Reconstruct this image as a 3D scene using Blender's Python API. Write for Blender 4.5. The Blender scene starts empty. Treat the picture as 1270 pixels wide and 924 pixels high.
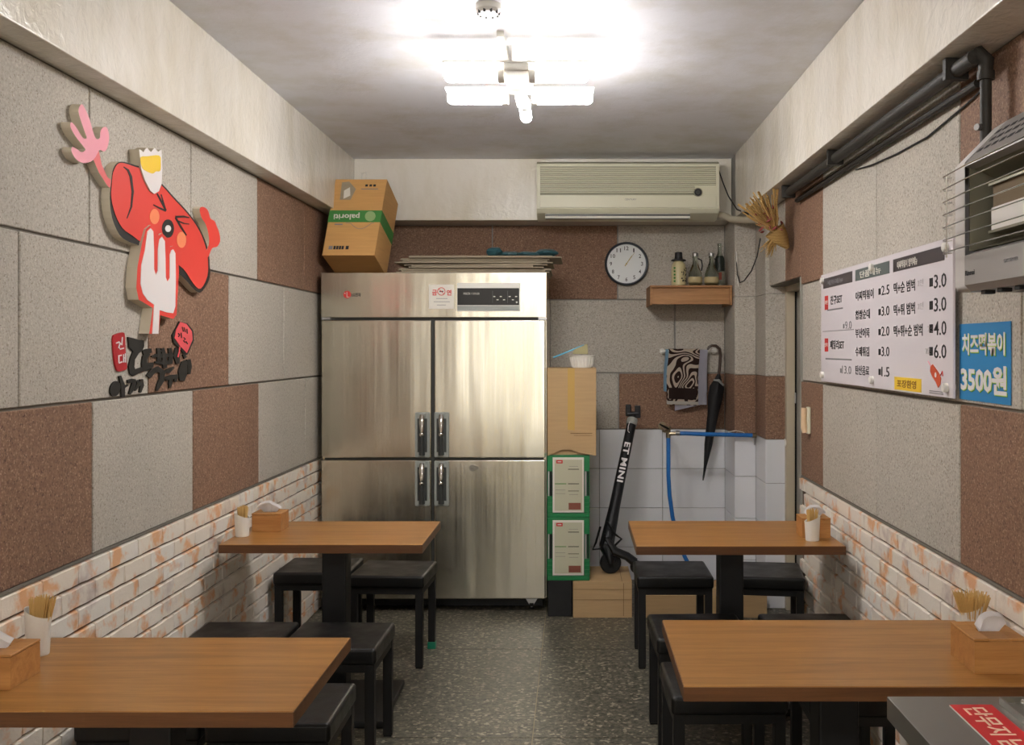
import bpy, bmesh, math, random
from mathutils import Vector, Matrix, noise
R = random.Random(7)
PI = math.pi
scene = bpy.context.scene
C = scene.collection

# ---------------------------------------------------------------- camera
F, VX, VY, EYE = 1250.0, 712.0, 432.0, 1.48      # focal length (px), vanishing point (px), eye height (m)
cam_d = bpy.data.cameras.new('camera')
cam_d.sensor_width = 36.0
cam_d.lens = F / 1270 * 36
cam_d.shift_x = -(VX - 635) / 1270
cam_d.shift_y = -(462 - VY) / 1270
cam_d.clip_start = 0.05
cam = bpy.data.objects.new('camera', cam_d); C.objects.link(cam)
cam.location = (0, 0, EYE); cam.rotation_euler = (PI / 2, 0, 0)
scene.camera = cam
# ---------------------------------------------------------------- world, light, exposure
w = bpy.data.worlds.new('world'); scene.world = w; w.use_nodes = True
w.node_tree.nodes['Background'].inputs[0].default_value = (0.8, 0.84, 0.9, 1)
w.node_tree.nodes['Background'].inputs[1].default_value = 0.4
vs = scene.view_settings
vs.view_transform = 'Standard'; vs.look = 'None'; vs.gamma = 1; vs.use_curve_mapping = False
vs.exposure = 1.5
TUBE = 48.0           # strength of the lit ceiling tubes
def area(name, loc, rot, sx, sy, power, col):
    l = bpy.data.lights.new(name, 'AREA'); l.shape = 'RECTANGLE'; l.size = sx; l.size_y = sy
    l.energy = power; l.color = col
    o = bpy.data.objects.new(name, l); C.objects.link(o); o.location = loc; o.rotation_euler = rot
    return o
area('rear_streak_light_wide', (-0.23, -2.06, 1.3), (PI / 2, 0, 0), 0.32, 1.9, 4.2, (1, 0.97, 0.92))  # added unseen light, shaped for the bright streaks in the refrigerator doors
area('rear_streak_light_narrow', (-1.17, -2.06, 1.45), (PI / 2, 0, 0), 0.14, 1.7, 2.4, (1, 0.97, 0.92))  # added unseen strip of light for the narrow streak in the steel

# ---------------------------------------------------------------- materials
def lin(h):
    def f(c):
        c /= 255
        return c / 12.92 if c <= 0.04045 else ((c + 0.055) / 1.055) ** 2.4
    return (f(h[0]), f(h[1]), f(h[2]), 1)
MATS = {}
def mat(name, col, rough=0.5, metal=0.0, emit=None, strength=0, trans=0.0, coat=0.0, ior=1.45, spec=0.5):
    m = bpy.data.materials.new(name); m.use_nodes = True
    b = m.node_tree.nodes['Principled BSDF']
    b.inputs['Base Color'].default_value = lin(col)
    b.inputs['Roughness'].default_value = rough
    b.inputs['Metallic'].default_value = metal
    b.inputs['Transmission Weight'].default_value = trans
    b.inputs['Coat Weight'].default_value = coat
    b.inputs['IOR'].default_value = ior
    b.inputs['Specular IOR Level'].default_value = spec
    if emit:
        b.inputs['Emission Color'].default_value = lin(emit); b.inputs['Emission Strength'].default_value = strength
    MATS[name] = m
    return m
class NT:
    def __init__(s, m): s.t = m.node_tree; s.n = s.t.nodes; s.l = s.t.links; s.b = s.n['Principled BSDF']
    def new(s, t, **k):
        n = s.n.new(t)
        for a, v in k.items(): setattr(n, a, v)
        return n
    def coord(s, kind='pos', scale=(1, 1, 1)):
        if kind == 'pos': src = s.new('ShaderNodeNewGeometry').outputs['Position']
        else: src = s.new('ShaderNodeTexCoord').outputs['Object']
        mp = s.new('ShaderNodeMapping'); mp.inputs['Scale'].default_value = scale
        s.l.new(src, mp.inputs['Vector']); return mp.outputs[0]
    def noise(s, vec, scale, detail=3, rough=0.5, dist=0):
        n = s.new('ShaderNodeTexNoise'); n.inputs['Scale'].default_value = scale; n.inputs['Detail'].default_value = detail
        n.inputs['Roughness'].default_value = rough; n.inputs['Distortion'].default_value = dist
        if vec: s.l.new(vec, n.inputs['Vector'])
        return n.outputs['Fac']
    def vor(s, vec, scale, out='Color'):
        n = s.new('ShaderNodeTexVoronoi'); n.inputs['Scale'].default_value = scale
        s.l.new(vec, n.inputs['Vector']); return n.outputs[out]
    def ramp(s, fac, stops, interp='LINEAR'):
        r = s.new('ShaderNodeValToRGB'); r.color_ramp.interpolation = interp
        e = r.color_ramp.elements
        while len(e) < len(stops): e.new(0.5)
        for i, (p, c) in enumerate(stops):
            e[i].position = p; e[i].color = lin(c) if max(c) > 1 else (c[0], c[0], c[0], 1) if len(c) == 1 else (*c, 1)
        s.l.new(fac, r.inputs['Fac']); return r.outputs['Color']
    def mix(s, fac, a, b, mode='MIX'):
        m = s.new('ShaderNodeMix', data_type='RGBA', blend_type=mode)
        for i, v in ((0, fac), (6, a), (7, b)):
            if hasattr(v, 'is_output') or isinstance(v, bpy.types.NodeSocket): s.l.new(v, m.inputs[i])
            else: m.inputs[i].default_value = v if i == 0 else lin(v)
        return m.outputs[2]
    def bump(s, h, strength=0.3, dist=0.01):
        b = s.new('ShaderNodeBump'); b.inputs['Strength'].default_value = strength; b.inputs['Distance'].default_value = dist
        s.l.new(h, b.inputs['Height']); s.l.new(b.outputs[0], s.b.inputs['Normal'])
    def color(s, c): s.l.new(c, s.b.inputs['Base Color'])
    def rough(s, c): s.l.new(c, s.b.inputs['Roughness'])

def speckle(name, base, dark, light, scale, rnd=6, rough=0.75, glossy=None, amt=.16):
    m = mat(name, base, rough); n = NT(m); p = n.coord()
    v = n.vor(p, scale)
    sep = n.new('ShaderNodeSeparateColor'); n.l.new(v, sep.inputs[0])
    c1 = n.ramp(sep.outputs[0], [(0, dark), (amt, base), (1 - amt, base), (1, light)])
    v2 = n.noise(p, scale * 0.45, 4, .75)
    c2 = n.mix(n.ramp(v2, [(.40, (0.,)), (.62, (1.,))]), dark, light)
    c = n.mix(0.28, c1, c2)
    big = n.noise(p, 1.7, 4)
    c = n.mix(n.ramp(big, [(.3, (0.25,)), (.7, (0.,))]), c, [int(x * .72) for x in base])
    n.color(c); n.bump(n.noise(p, scale * .8, 3, .7), .35, .004)
    return m
M_GRAY = speckle('gray_aggregate', (190, 184, 172), (132, 120, 106), (216, 210, 198), 210)
M_BROWN = speckle('brown_aggregate', (138, 104, 82), (80, 56, 44), (186, 154, 128), 220)
M_FLOOR = speckle('terrazzo', (62, 60, 51), (26, 26, 22), (178, 170, 148), 85, rough=.42, amt=.2)
MATS['terrazzo'].node_tree.nodes['Principled BSDF'].inputs['Roughness'].default_value = .42
M_JOINT = mat('joint_sealant', (118, 112, 102), .8)
M_STRIP = mat('divider_strip', (150, 138, 112), .5, .3)
# painted plaster
def plaster(name, col, rough, bs, scale=3.0):
    m = mat(name, col, rough); n = NT(m); p = n.coord()
    a = n.noise(p, scale, 6, .6, .4); b = n.noise(p, scale * 9, 4, .6, 1.2)
    mx = n.new('ShaderNodeMath', operation='MULTIPLY_ADD'); n.l.new(b, mx.inputs[0]); mx.inputs[1].default_value = .25; n.l.new(a, mx.inputs[2])
    n.bump(mx.outputs[0], bs, .02)
    st = n.noise(n.coord('pos', (1, 1, .35)), 4, 5, .6)
    n.color(n.mix(n.ramp(st, [(.45, (0.,)), (.72, (.5,))]), col, [int(col[0] * .86), int(col[1] * .83), int(col[2] * .74)]))
    return m
M_CEIL = plaster('ceiling_paint', (222, 222, 227), .5, .25, 3.5)
M_BEAM = plaster('beam_paint', (234, 229, 218), .22, .6, 2.2)
M_BACKING = mat('wall_cement', (120, 112, 100), .85)
M_MORTAR = mat('foam_brick_joint', (118, 100, 84), .8)
M_CREAM = mat('cream_wall_paint', (216, 196, 116), .6)
# foam brick with individual tint
m = mat('foam_brick', (226, 214, 196), .6); n = NT(m)
oi = n.new('ShaderNodeObjectInfo'); p = n.coord()
tint = n.ramp(oi.outputs['Random'], [(0, (242, 234, 222)), (.35, (238, 228, 214)), (.6, (240, 228, 212)), (.85, (230, 222, 212)), (1, (244, 238, 228))])
wv = n.noise(p, 9, 4, .6, .2)
c = n.mix(n.ramp(wv, [(.525, (0.,)), (.63, (.85,))]), tint, (230, 168, 110))
g = n.noise(n.coord('pos', (1, 1.3, 1.4)), 4.3, 4, .6)
c = n.mix(n.ramp(g, [(.58, (0.,)), (.7, (.55,))]), c, (168, 142, 138))
n.color(c); n.bump(n.noise(p, 55, 5, .7), .5, .006); M_BRICK = m
# white tile
m = mat('white_tile_glaze', (228, 229, 232), .18); n = NT(m); n.bump(n.noise(n.coord(), 5, 2), .05, .01); M_TILE = m
M_GROUT = mat('tile_grout', (150, 148, 142), .8)
# wood
def wood(name, a, b, c3, rough, axis='x', scale=1.0):
    m = mat(name, a, rough); n = NT(m)
    st = {'x': (1.6, 26, 26), 'y': (26, 1.6, 26), 'z': (26, 26, 1.6)}[axis]
    oi = n.new('ShaderNodeObjectInfo')
    p = n.coord('obj', tuple(s * scale for s in st))
    ad = n.new('ShaderNodeVectorMath', operation='ADD'); n.l.new(p, ad.inputs[0])
    mu = n.new('ShaderNodeMath', operation='MULTIPLY'); n.l.new(oi.outputs['Random'], mu.inputs[0]); mu.inputs[1].default_value = 37
    n.l.new(mu.outputs[0], ad.inputs[1]); p = ad.outputs[0]
    f = n.noise(p, 1.2, 6, .62, .8)
    col = n.ramp(f, [(.25, c3), (.45, a), (.62, b), (.8, a)])
    fine = n.noise(p, 7, 3, .7)
    col = n.mix(n.ramp(fine, [(.35, (.35,)), (.6, (0.,))]), col, c3)
    n.color(col); n.bump(fine, .06, .002)
    return m
M_TABLE = wood('table_wood', (156, 108, 54), (172, 124, 66), (124, 84, 40), .3)
M_EDGE = wood('table_edge_wood', (98, 62, 32), (108, 70, 38), (78, 48, 26), .4)
M_BOXWOOD = wood('tissue_box_wood', (178, 124, 68), (190, 138, 80), (152, 102, 54), .45)
M_SHELF = wood('shelf_wood', (168, 120, 74), (182, 134, 86), (136, 96, 58), .5)
M_TOOTH = mat('toothpick_wood', (214, 178, 112), .6)
# black leatherette
m = mat('black_leatherette', (22, 22, 22), .38); n = NT(m); n.bump(n.noise(n.coord('obj'), 160, 3, .7), .25, .002)
n.rough(n.ramp(n.noise(n.coord('obj'), 9, 3), [(.3, (.30,)), (.7, (.5,))])); M_LEATHER = m
m.node_tree.nodes['Principled BSDF'].inputs['Base Color'].default_value = lin((16, 16, 16))
M_BLACK = mat('black_painted_wood', (15, 14, 14), .5)
M_BLACKM = mat('black_metal', (15, 15, 17), .5, .0)
M_RUBBER = mat('black_rubber', (18, 18, 18), .75)
# stainless
def steel(name, col, rough, wav, ds):
    m = mat(name, col, rough, 1.0); n = NT(m)
    a = n.noise(n.coord('pos', (5, 5, .45)), 1.3, 2, .45)
    d = n.noise(n.coord('pos', (1, 1, 1)), 3.0, 2, .5)
    mx = n.new('ShaderNodeMath', operation='MULTIPLY_ADD'); n.l.new(d, mx.inputs[0]); mx.inputs[1].default_value = .3; n.l.new(a, mx.inputs[2])
    n.bump(mx.outputs[0], wav, ds)
    s = n.noise(n.coord('pos', (140, 140, 1.0)), 1, 2); n.rough(n.ramp(s, [(.3, (rough * .85,)), (.7, (rough * 1.2,))]))
    return m
M_STEEL = steel('brushed_stainless', (206, 200, 184), .2, .14, .035)
M_COUNTER = mat('counter_stainless', (150, 148, 142), .38, .9)
M_CHROME = mat('chrome', (220, 218, 212), .12, 1.0)
M_GPLAST = mat('gray_plastic', (150, 154, 148), .35)
M_DPLAST = mat('dark_gray_plastic', (58, 60, 58), .4)
M_WHITEP = mat('white_plastic', (226, 224, 216), .35)
M_BEIGEP = mat('beige_plastic', (220, 218, 194), .38)
M_BEIGED = mat('beige_plastic_slot', (150, 148, 126), .5)
M_AL = mat('aluminium', (176, 176, 176), .3, .9)
def card(name, col):
    m = mat(name, col, .8); n = NT(m)
    n.color(n.mix(n.ramp(n.noise(n.coord('obj', (1, 1, 14)), 6, 3), [(.3, (0.,)), (.7, (.35,))]), col, [int(x * .86) for x in col]))
    return m
M_CARD = card('cardboard', (184, 154, 112)); M_CARDO = card('orange_cardboard', (208, 160, 98)); M_CARDG = card('dusty_cardboard', (158, 146, 124))
M_CARDI = mat('cardboard_inside', (120, 94, 62), .9)
M_TAPE = mat('packing_tape', (186, 150, 74), .3)
M_GREENP = mat('green_plastic', (22, 118, 66), .38)
M_GREENB = mat('green_print', (66, 134, 62), .7)
M_PAPER = mat('white_paper', (222, 218, 208), .7)
M_PAPERG = mat('flyer_paper', (188, 186, 160), .6)
M_INK = mat('black_ink', (34, 32, 34), .6); M_INKG = mat('gray_ink', (128, 126, 128), .6)
M_RED = mat('red_print', (204, 50, 48), .5); M_REDS = mat('red_sign_face', (222, 66, 56), .5)
M_REDD = mat('dark_red_tag', (176, 30, 38), .5)
M_PINK = mat('pink_sign_face', (240, 158, 172), .5); M_ORANGE = mat('cheek_orange', (244, 142, 96), .5)
M_FOAM = mat('white_foam_board', (214, 204, 184), .7); M_WHITEF = mat('white_sign_face', (232, 226, 224), .5)
M_YEL = mat('yellow_print', (244, 204, 60), .5)
M_BLK = mat('black_sign_face', (34, 32, 28), .6)
M_BLUE = mat('blue_paper', (38, 132, 190), .5); M_LIME = mat('lime_print', (190, 216, 90), .5)
M_BOARD = mat('menu_board_face', (226, 220, 224), .25); M_DARKBAR = mat('menu_dark_bar', (72, 66, 68), .4); M_TEALBAR = mat('menu_teal_bar', (96, 106, 104), .4)
M_HOSE = mat('blue_hose', (28, 104, 176), .4); M_BRASS = mat('brass_fitting', (150, 136, 112), .3, .9)
M_CLOCKF = mat('clock_face', (226, 230, 230), .4); M_CLOCKR = mat('clock_rim', (48, 56, 64), .35); M_GOLD = mat('gold_hands', (166, 150, 92), .35, .6)
M_HEAT = mat('heater_silver', (158, 154, 150), .42, .35); M_HEATL = mat('heater_light_cap', (196, 192, 188), .45); M_HEATD = mat('heater_trough', (132, 128, 110), .32, .5)
M_CERAM = mat('ceramic_burner', (226, 222, 216), .7); M_SOOT = mat('sooty_mesh', (112, 94, 66), .8)
M_PIPE = mat('dusty_black_pipe', (46, 43, 38), .6); M_WIRE = mat('black_wire', (30, 30, 30), .6)
M_FABW = mat('white_towel', (206, 204, 216), .95); M_FABB = mat('pale_blue_towel', (150, 186, 208), .95)
M_UMB = mat('black_umbrella_cloth', (24, 24, 26), .65)
M_STRAW = mat('dried_straw', (182, 146, 88), .8); M_STRAWR = mat('dried_red_petals', (146, 72, 66), .8)
M_INSUL = mat('pipe_insulation_tape', (186, 178, 158), .7)
M_TEALB = mat('teal_plastic_bag', (44, 84, 92), .35)
M_JAMB = mat('door_frame_paint', (186, 174, 150), .5); M_DOOR = mat('door_panel_paint', (150, 148, 138), .5); M_VOID = mat('door_gap_shade', (26, 24, 22), .9)
M_TISSUE = mat('tissue_paper', (244, 242, 242), .8)
M_CYAN = mat('sky_blue_plastic', (84, 176, 212), .4); M_SIEVE = mat('khaki_scoop', (164, 156, 112), .6)
M_TUBE = mat('lit_lamp_tube', (255, 250, 238), .4, emit=(250, 247, 246), strength=TUBE)
M_GLASS = mat('bottle_glass', (214, 226, 214), .04, trans=1.0, ior=1.5)
M_GLASSG = mat('dark_bottle_label', (38, 46, 40), .4)
M_AMBER = mat('red_print_glass', (150, 70, 50), .3)
M_CREAMP = mat('cream_painted_bottle', (196, 184, 142), .35)
# zebra towel
m = mat('zebra_towel', (210, 190, 170), .95); n = NT(m)
f = n.noise(n.coord('obj', (1.0, .2, 1.3)), 4.2, 1, .4, .7)
mm_ = n.new('ShaderNodeMath', operation='MULTIPLY'); n.l.new(f, mm_.inputs[0]); mm_.inputs[1].default_value = 84
sn = n.new('ShaderNodeMath', operation='SINE'); n.l.new(mm_.outputs[0], sn.inputs[0])
n.color(n.ramp(sn.outputs[0], [(0, (62, 42, 36)), (.05, (226, 210, 192))])); M_ZEBRA = m
m = mat('woven_straw', (188, 152, 88), .8); n = NT(m)
wv = n.new('ShaderNodeTexWave', wave_type='BANDS', bands_direction='Z'); wv.inputs['Scale'].default_value = 60; wv.inputs['Distortion'].default_value = 2
tc = n.new('ShaderNodeTexCoord'); n.l.new(tc.outputs['Object'], wv.inputs['Vector']); n.bump(wv.outputs['Fac'], .6, .005); n.color(n.ramp(wv.outputs['Fac'], [(.2, (140, 104, 56)), (.7, (204, 170, 104))])); M_WOVEN = m

# ---------------------------------------------------------------- mesh builder
class MB:
    def __init__(s): s.bm = bmesh.new(); s.mats = []
    def mi(s, m):
        if m is None: return 0
        if m not in s.mats: s.mats.append(m)
        return s.mats.index(m)
    def box(s, x0, x1, y0, y1, z0, z1, m=None, r=0, seg=2, xf=None):
        bm = s.bm; nf0 = set(bm.faces)
        mt = Matrix.Translation(((x0 + x1) / 2, (y0 + y1) / 2, (z0 + z1) / 2)) @ Matrix.Diagonal((abs(x1 - x0), abs(y1 - y0), abs(z1 - z0), 1))
        ret = bmesh.ops.create_cube(bm, size=1, matrix=mt); vs_ = ret['verts']
        if r > 0:
            es = list({e for v in vs_ for e in v.link_edges})
            rr = bmesh.ops.bevel(bm, geom=es, offset=r, segments=seg, affect='EDGES', profile=.5)
        new = [f for f in bm.faces if f not in nf0]
        k = s.mi(m)
        for f in new: f.material_index = k
        if xf is not None: bmesh.ops.transform(bm, matrix=xf, verts=list({v for f in new for v in f.verts}))
        return s
    def tube(s, pts, rad, m=None, n=8, cap=True):
        pts = [Vector(p) for p in pts]; rads = rad if isinstance(rad, (list, tuple)) else [rad] * len(pts)
        k = s.mi(m); rings = []; prev = None
        for i, p in enumerate(pts):
            t = (pts[min(i + 1, len(pts) - 1)] - pts[max(i - 1, 0)]).normalized()
            if prev is None:
                a = Vector((0, 0, 1)) if abs(t.z) < .9 else Vector((1, 0, 0)); u = t.cross(a).normalized()
            else:
                u = (prev - t * prev.dot(t)).normalized()
            prev = u; v = t.cross(u)
            rings.append([s.bm.verts.new(p + (u * math.cos(2 * PI * j / n) + v * math.sin(2 * PI * j / n)) * rads[i]) for j in range(n)])
        for a, b in zip(rings, rings[1:]):
            for j in range(n):
                f = s.bm.faces.new((a[j], a[(j + 1) % n], b[(j + 1) % n], b[j])); f.material_index = k
        if cap:
            f = s.bm.faces.new(rings[0][::-1]); f.material_index = k
            f = s.bm.faces.new(rings[-1]); f.material_index = k
        return s
    def lathe(s, prof, cx=0, cy=0, cz=0, m=None, n=20, xf=None, cut=None):
        k = s.mi(m); rings = []; new = []
        for r, z in prof:
            rings.append([s.bm.verts.new((cx + r * math.cos(2 * PI * j / n), cy + r * math.sin(2 * PI * j / n), cz + z)) for j in range(n)])
            new += rings[-1]
        for a, b in zip(rings, rings[1:]):
            for j in range(n):
                f = s.bm.faces.new((a[j], a[(j + 1) % n], b[(j + 1) % n], b[j])); f.material_index = k
        for rg, rev in ((rings[0], True), (rings[-1], False)):
            f = s.bm.faces.new(rg[::-1] if rev else rg); f.material_index = k
        if cut: cut(new)
        if xf is not None: bmesh.ops.transform(s.bm, matrix=xf, verts=new)
        return s
    def poly(s, pts3, ext, m=None, mside=None):
        """flat outline (list of 3-d points) given a thickness by the vector ext"""
        k = s.mi(m); ks = s.mi(mside) if mside else k; e = Vector(ext)
        a = [s.bm.verts.new(Vector(p)) for p in pts3]; b = [s.bm.verts.new(Vector(p) + e) for p in pts3]
        f = s.bm.faces.new(a); f.material_index = k
        f2 = s.bm.faces.new(b[::-1]); f2.material_index = ks
        nn = len(a); sides = []
        for i in range(nn):
            g = s.bm.faces.new((a[i], b[i], b[(i + 1) % nn], a[(i + 1) % nn])); g.material_index = ks; sides.append(g)
        bmesh.ops.recalc_face_normals(s.bm, faces=[f, f2] + sides)
        return s
    def sheet(s, grid, m=None, th=0.003):
        k = s.mi(m); H, W = len(grid), len(grid[0])
        for sgn in (0, 1):
            pass
        vs_ = [[s.bm.verts.new(Vector(p)) for p in row] for row in grid]
        fs = []
        for i in range(H - 1):
            for j in range(W - 1):
                f = s.bm.faces.new((vs_[i][j], vs_[i][j + 1], vs_[i + 1][j + 1], vs_[i + 1][j])); f.material_index = k; fs.append(f)
        bmesh.ops.solidify(s.bm, geom=fs, thickness=th)
        for f in s.bm.faces:
            if f.material_index < 0: f.material_index = k
        return s
    def text(s, txt, m, o, ux, uy, width=None, height=None, depth=.001, bold=0, align='LEFT', track=1.0):
        """letters of real thickness; o = lower left corner, ux/uy unit vectors of the line and its upright"""
        cu = bpy.data.curves.new('lettering', 'FONT'); cu.body = txt; cu.extrude = 0.0; cu.offset = bold; cu.resolution_u = 2
        cu.space_character = track
        ob = bpy.data.objects.new('lettering', cu); C.objects.link(ob)
        dg = bpy.context.evaluated_depsgraph_get(); me = bpy.data.meshes.new_from_object(ob.evaluated_get(dg))
        if len(me.vertices) == 0: bpy.data.objects.remove(ob); return s
        xs = [v.co.x for v in me.vertices]; ys = [v.co.y for v in me.vertices]
        x0, x1, y0, y1 = min(xs), max(xs), min(ys), max(ys)
        sx = width / (x1 - x0) if width else None; sy = height / (y1 - y0) if height else None
        sx = sx or sy; sy = sy or sx
        ux, uy, o = Vector(ux), Vector(uy), Vector(o); nn = ux.cross(uy)
        k = s.mi(m)
        vv = [s.bm.verts.new(o + ux * ((v.co.x - x0) * sx) + uy * ((v.co.y - y0) * sy) + nn * depth) for v in me.vertices]
        vb = [s.bm.verts.new(v.co - nn * depth) for v in vv]
        edge = {}
        for pl in me.polygons:
            idx = list(pl.vertices)
            try: f = s.bm.faces.new([vv[i] for i in idx])
            except ValueError: continue
            f.material_index = k
            for a, b in zip(idx, idx[1:] + idx[:1]):
                if (b, a) in edge: edge.pop((b, a))
                else: edge[(a, b)] = 1
        for a, b in edge:
            try: f = s.bm.faces.new((vv[a], vb[a], vb[b], vv[b])); f.material_index = k
            except ValueError: pass
        bpy.data.objects.remove(ob); bpy.data.curves.remove(cu); bpy.data.meshes.remove(me)
        return s
    def mesh(s, name, m=None, smooth=35, off=None):
        if m is not None and not s.mats: s.mats = [m]
        if off is not None:
            bmesh.ops.translate(s.bm, verts=s.bm.verts[:], vec=-Vector(off))
        me = bpy.data.meshes.new(name); s.bm.to_mesh(me); s.bm.free()
        for mm in s.mats: me.materials.append(mm)
        if smooth:
            me.polygons.foreach_set('use_smooth', [True] * len(me.polygons)); me.set_sharp_from_angle(angle=math.radians(smooth))
        return me
WL = {}
def weigh(o, smooth):      # keeps the broad faces of bevelled boxes flat
    if smooth and len(o.data.polygons) < 4000:
        w_ = o.modifiers.new('weighted_normals', 'WEIGHTED_NORMAL'); w_.keep_sharp = True; w_.weight = 100
def obj(name, mb, m=None, parent=None, world=True, smooth=35, label=None, kind=None):
    """link one mesh; parts are given in world metres and moved into their thing's frame"""
    off = WL.get(parent.name, (0, 0, 0)) if (parent and world) else None
    o = bpy.data.objects.new(name, mb.mesh(name, m, smooth, off)); C.objects.link(o); weigh(o, smooth)
    if parent: o.parent = parent
    WL[o.name] = WL.get(parent.name, (0, 0, 0)) if parent else (0, 0, 0)
    if label: o['label'] = label
    if kind: o['kind'] = kind
    return o
def thing(name, label, cat, loc=(0, 0, 0), group=None):
    o = bpy.data.objects.new(name, None); C.objects.link(o); o.location = loc; o.empty_display_size = .05
    WL[o.name] = tuple(loc); tag(o, label, cat, group); return o
def tag(o, label, cat, group=None):
    o['label'] = label; o['category'] = cat
    if group: o['group'] = group
    return o
def single(name, mb, m, label, cat, loc=None, group=None, smooth=35):
    """a thing that is one mesh, with its origin at loc"""
    me = mb.mesh(name, m, smooth, loc)
    o = bpy.data.objects.new(name, me); C.objects.link(o); weigh(o, smooth)
    if loc: o.location = loc
    return tag(o, label, cat, group)
def struct(name, mb, m=None, smooth=35, parent=None):
    return obj(name, mb, m, parent, smooth=smooth, kind=None if parent else 'structure')
def inst(name, me, parent, loc, rot=None, scale=None):
    o = bpy.data.objects.new(name, me); C.objects.link(o); o.parent = parent; o.location = loc
    if rot: o.rotation_euler = rot
    if scale: o.scale = scale
    return o
def dup(root, loc, rotz, label, group=None):
    r = root.copy(); C.objects.link(r); r.location = loc; r.rotation_euler = (0, 0, rotz); r['label'] = label
    if group: r['group'] = group
    for ch in list(root.children):
        c = ch.copy(); C.objects.link(c); c.parent = r
        for g in list(ch.children):
            d = g.copy(); C.objects.link(d); d.parent = c
    return r

# ---------------------------------------------------------------- room dimensions (metres)
XL, XR = -1.45, 1.11            # wall faces
YB, YR, YD = 6.44, -2.1, 4.94   # back wall, wall behind the camera, near jamb of the doorway
ZC, ZB = 2.646, 2.266           # ceiling, underside of beams
ZK = .852                       # top of brick dado
XLB, XRB, YBB = -1.352, .968, 6.19   # beam faces
ROW = (ZK, 1.322, 1.79, ZB)
YEND = 5.73

wl = struct('wall_left', MB().box(XL - .15, XL - .008, YR, YB + .15, 0, ZC), M_JOINT)
wr = struct('wall_right', MB().box(XR + .008, XR + .19, YR, YD, 0, ZC).box(XR + .008, XR + .19, YD, YEND, 1.83, ZC), M_JOINT)
wb = struct('wall_back', MB().box(XL - .15, 1.34, YB + .006, YB + .15, 0, ZC), M_GROUT)
struct('wall_rear', MB().box(XL - .15, XL + .06, YR - .12, YR, 0, ZC).box(XL + .06, 1.34, YR - .12, YR, 2.35, ZC).box(-.04, 1.34, YR - .12, YR, 0, 2.35)
       .box(-1.07, -.42, YR - .12, YR, 0, 2.35).box(XL + .06, -1.07, YR - .12, YR, 0, .55), M_CREAM)
struct('ceiling', MB().box(XL - .15, 1.34, YR - .12, YB + .15, ZC, ZC + .1), M_CEIL)
fl = struct('floor', MB().box(XL - .15, 1.4, YR - .12, YB + .15, -.1, -.006), M_STRIP)
def uneven(mb, amp, cuts=24):
    return mb
struct('trim_1', MB().box(XL - .008, XLB, YR, YB, ZB, ZC, r=.006), M_BEAM)
struct('trim_2', MB().box(XRB, XR + .01, YR, YEND, ZB, ZC, r=.006).box(XRB, XR + .01, YEND, 6.045, ZB, ZC), M_BEAM)
struct('trim_3', MB().box(XLB, XRB, YBB, YB + .006, ZB, ZC, r=.006), M_BEAM)
# floor slabs of terrazzo between thin divider strips
ci = 0
for i in range(-2, 2):
    for j in range(-2, 6):
        x0 = -.158 + i * 1.13; y0 = 3.83 + (j - 3) * 1.13
        a, b = max(x0, XL), min(x0 + 1.13, 1.33); c_, d_ = max(y0, YR), min(y0 + 1.13, YB)
        if b - a < .02 or d_ - c_ < .02: continue
        struct('slab', MB().box(a + .002, b - .002, c_ + .002, d_ - .002, -.006, 0), M_FLOOR, parent=fl)
# aggregate panels
def panel(parent, x0, x1, y0, y1, z0, z1, m, g=.004):
    dx, dy, dz = x1 - x0, y1 - y0, z1 - z0
    gx, gy = (0, g) if dx < dy else (g, 0)
    return struct('panel', MB().box(x0 + gx, x1 - gx, y0 + gy, y1 - gy, z0 + g, z1 - g, r=.0025, seg=1), m, parent=parent)
G, B = M_GRAY, M_BROWN
left_rows = [  # row z0,z1, first joint, colours
    (ROW[2], ROW[3], 3.016 - .8 * 6, [G, B, G, G, G, G, G, G, B, B, B, G]),
    (ROW[1], ROW[2], 3.434 - .8 * 6, [G, G, G, G, G, G, B, G, G, G, B, B]),
    (ROW[0], ROW[1], 3.036 - .8 * 6, [G, B, G, G, B, B, G, B, G, G, B, B])]
left_rows[0][3][0:12] = [G, G, B, G, G, G, G, G, B, B, G, G]
left_rows[1][3][0:12] = [G, B, G, G, G, G, B, G, G, G, B, B]
left_rows[2][3][0:12] = [B, G, G, B, G, B, G, B, G, G, B, B]
for z0, z1, y0, cols in left_rows:
    for k, mm in enumerate(cols):
        a, b = max(y0 + .8 * k, YR), min(y0 + .8 * (k + 1), YB)
        if b - a > .05: panel(wl, XL - .01, XL, a, b, z0 + (.006 if z0 == ZK else 0), z1, mm)
for z0, z1, y0, cols in [(ROW[2], ROW[3], 4.5 - .8 * 8, [B, G, G, B, G, B, G, G, B, G]), (ROW[1], ROW[2], 4.1 - .8 * 8, [G, G, B, G, G, G, G, G, G, G, G, G]),
                         (ROW[0], ROW[1], 4.5 - .8 * 8, [G, G, B, G, G, B, G, G, B, B])]:
    for k, mm in enumerate(cols):
        a, b = max(y0 + .8 * k, YR), y0 + .8 * (k + 1)
        end = YEND if z0 > 1.5 else YD - .004
        b = min(b, end); zz = z1
        if b - a < .05: continue
        if z0 == ROW[1] or z0 == ROW[0]: b = min(b, YD - .004)
        if z0 == ROW[2]:
            if a < YD < b:
                panel(wr, XR, XR + .01, a, YD, z0, z1, mm, .003); panel(wr, XR, XR + .01, YD, b, 1.83, z1, mm, .003); continue
            if a >= YD: panel(wr, XR, XR + .01, a, b, 1.83, z1, mm); continue
        panel(wr, XR, XR + .01, a, b, z0 + (.006 if z0 == ZK else 0), z1, mm)
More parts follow.
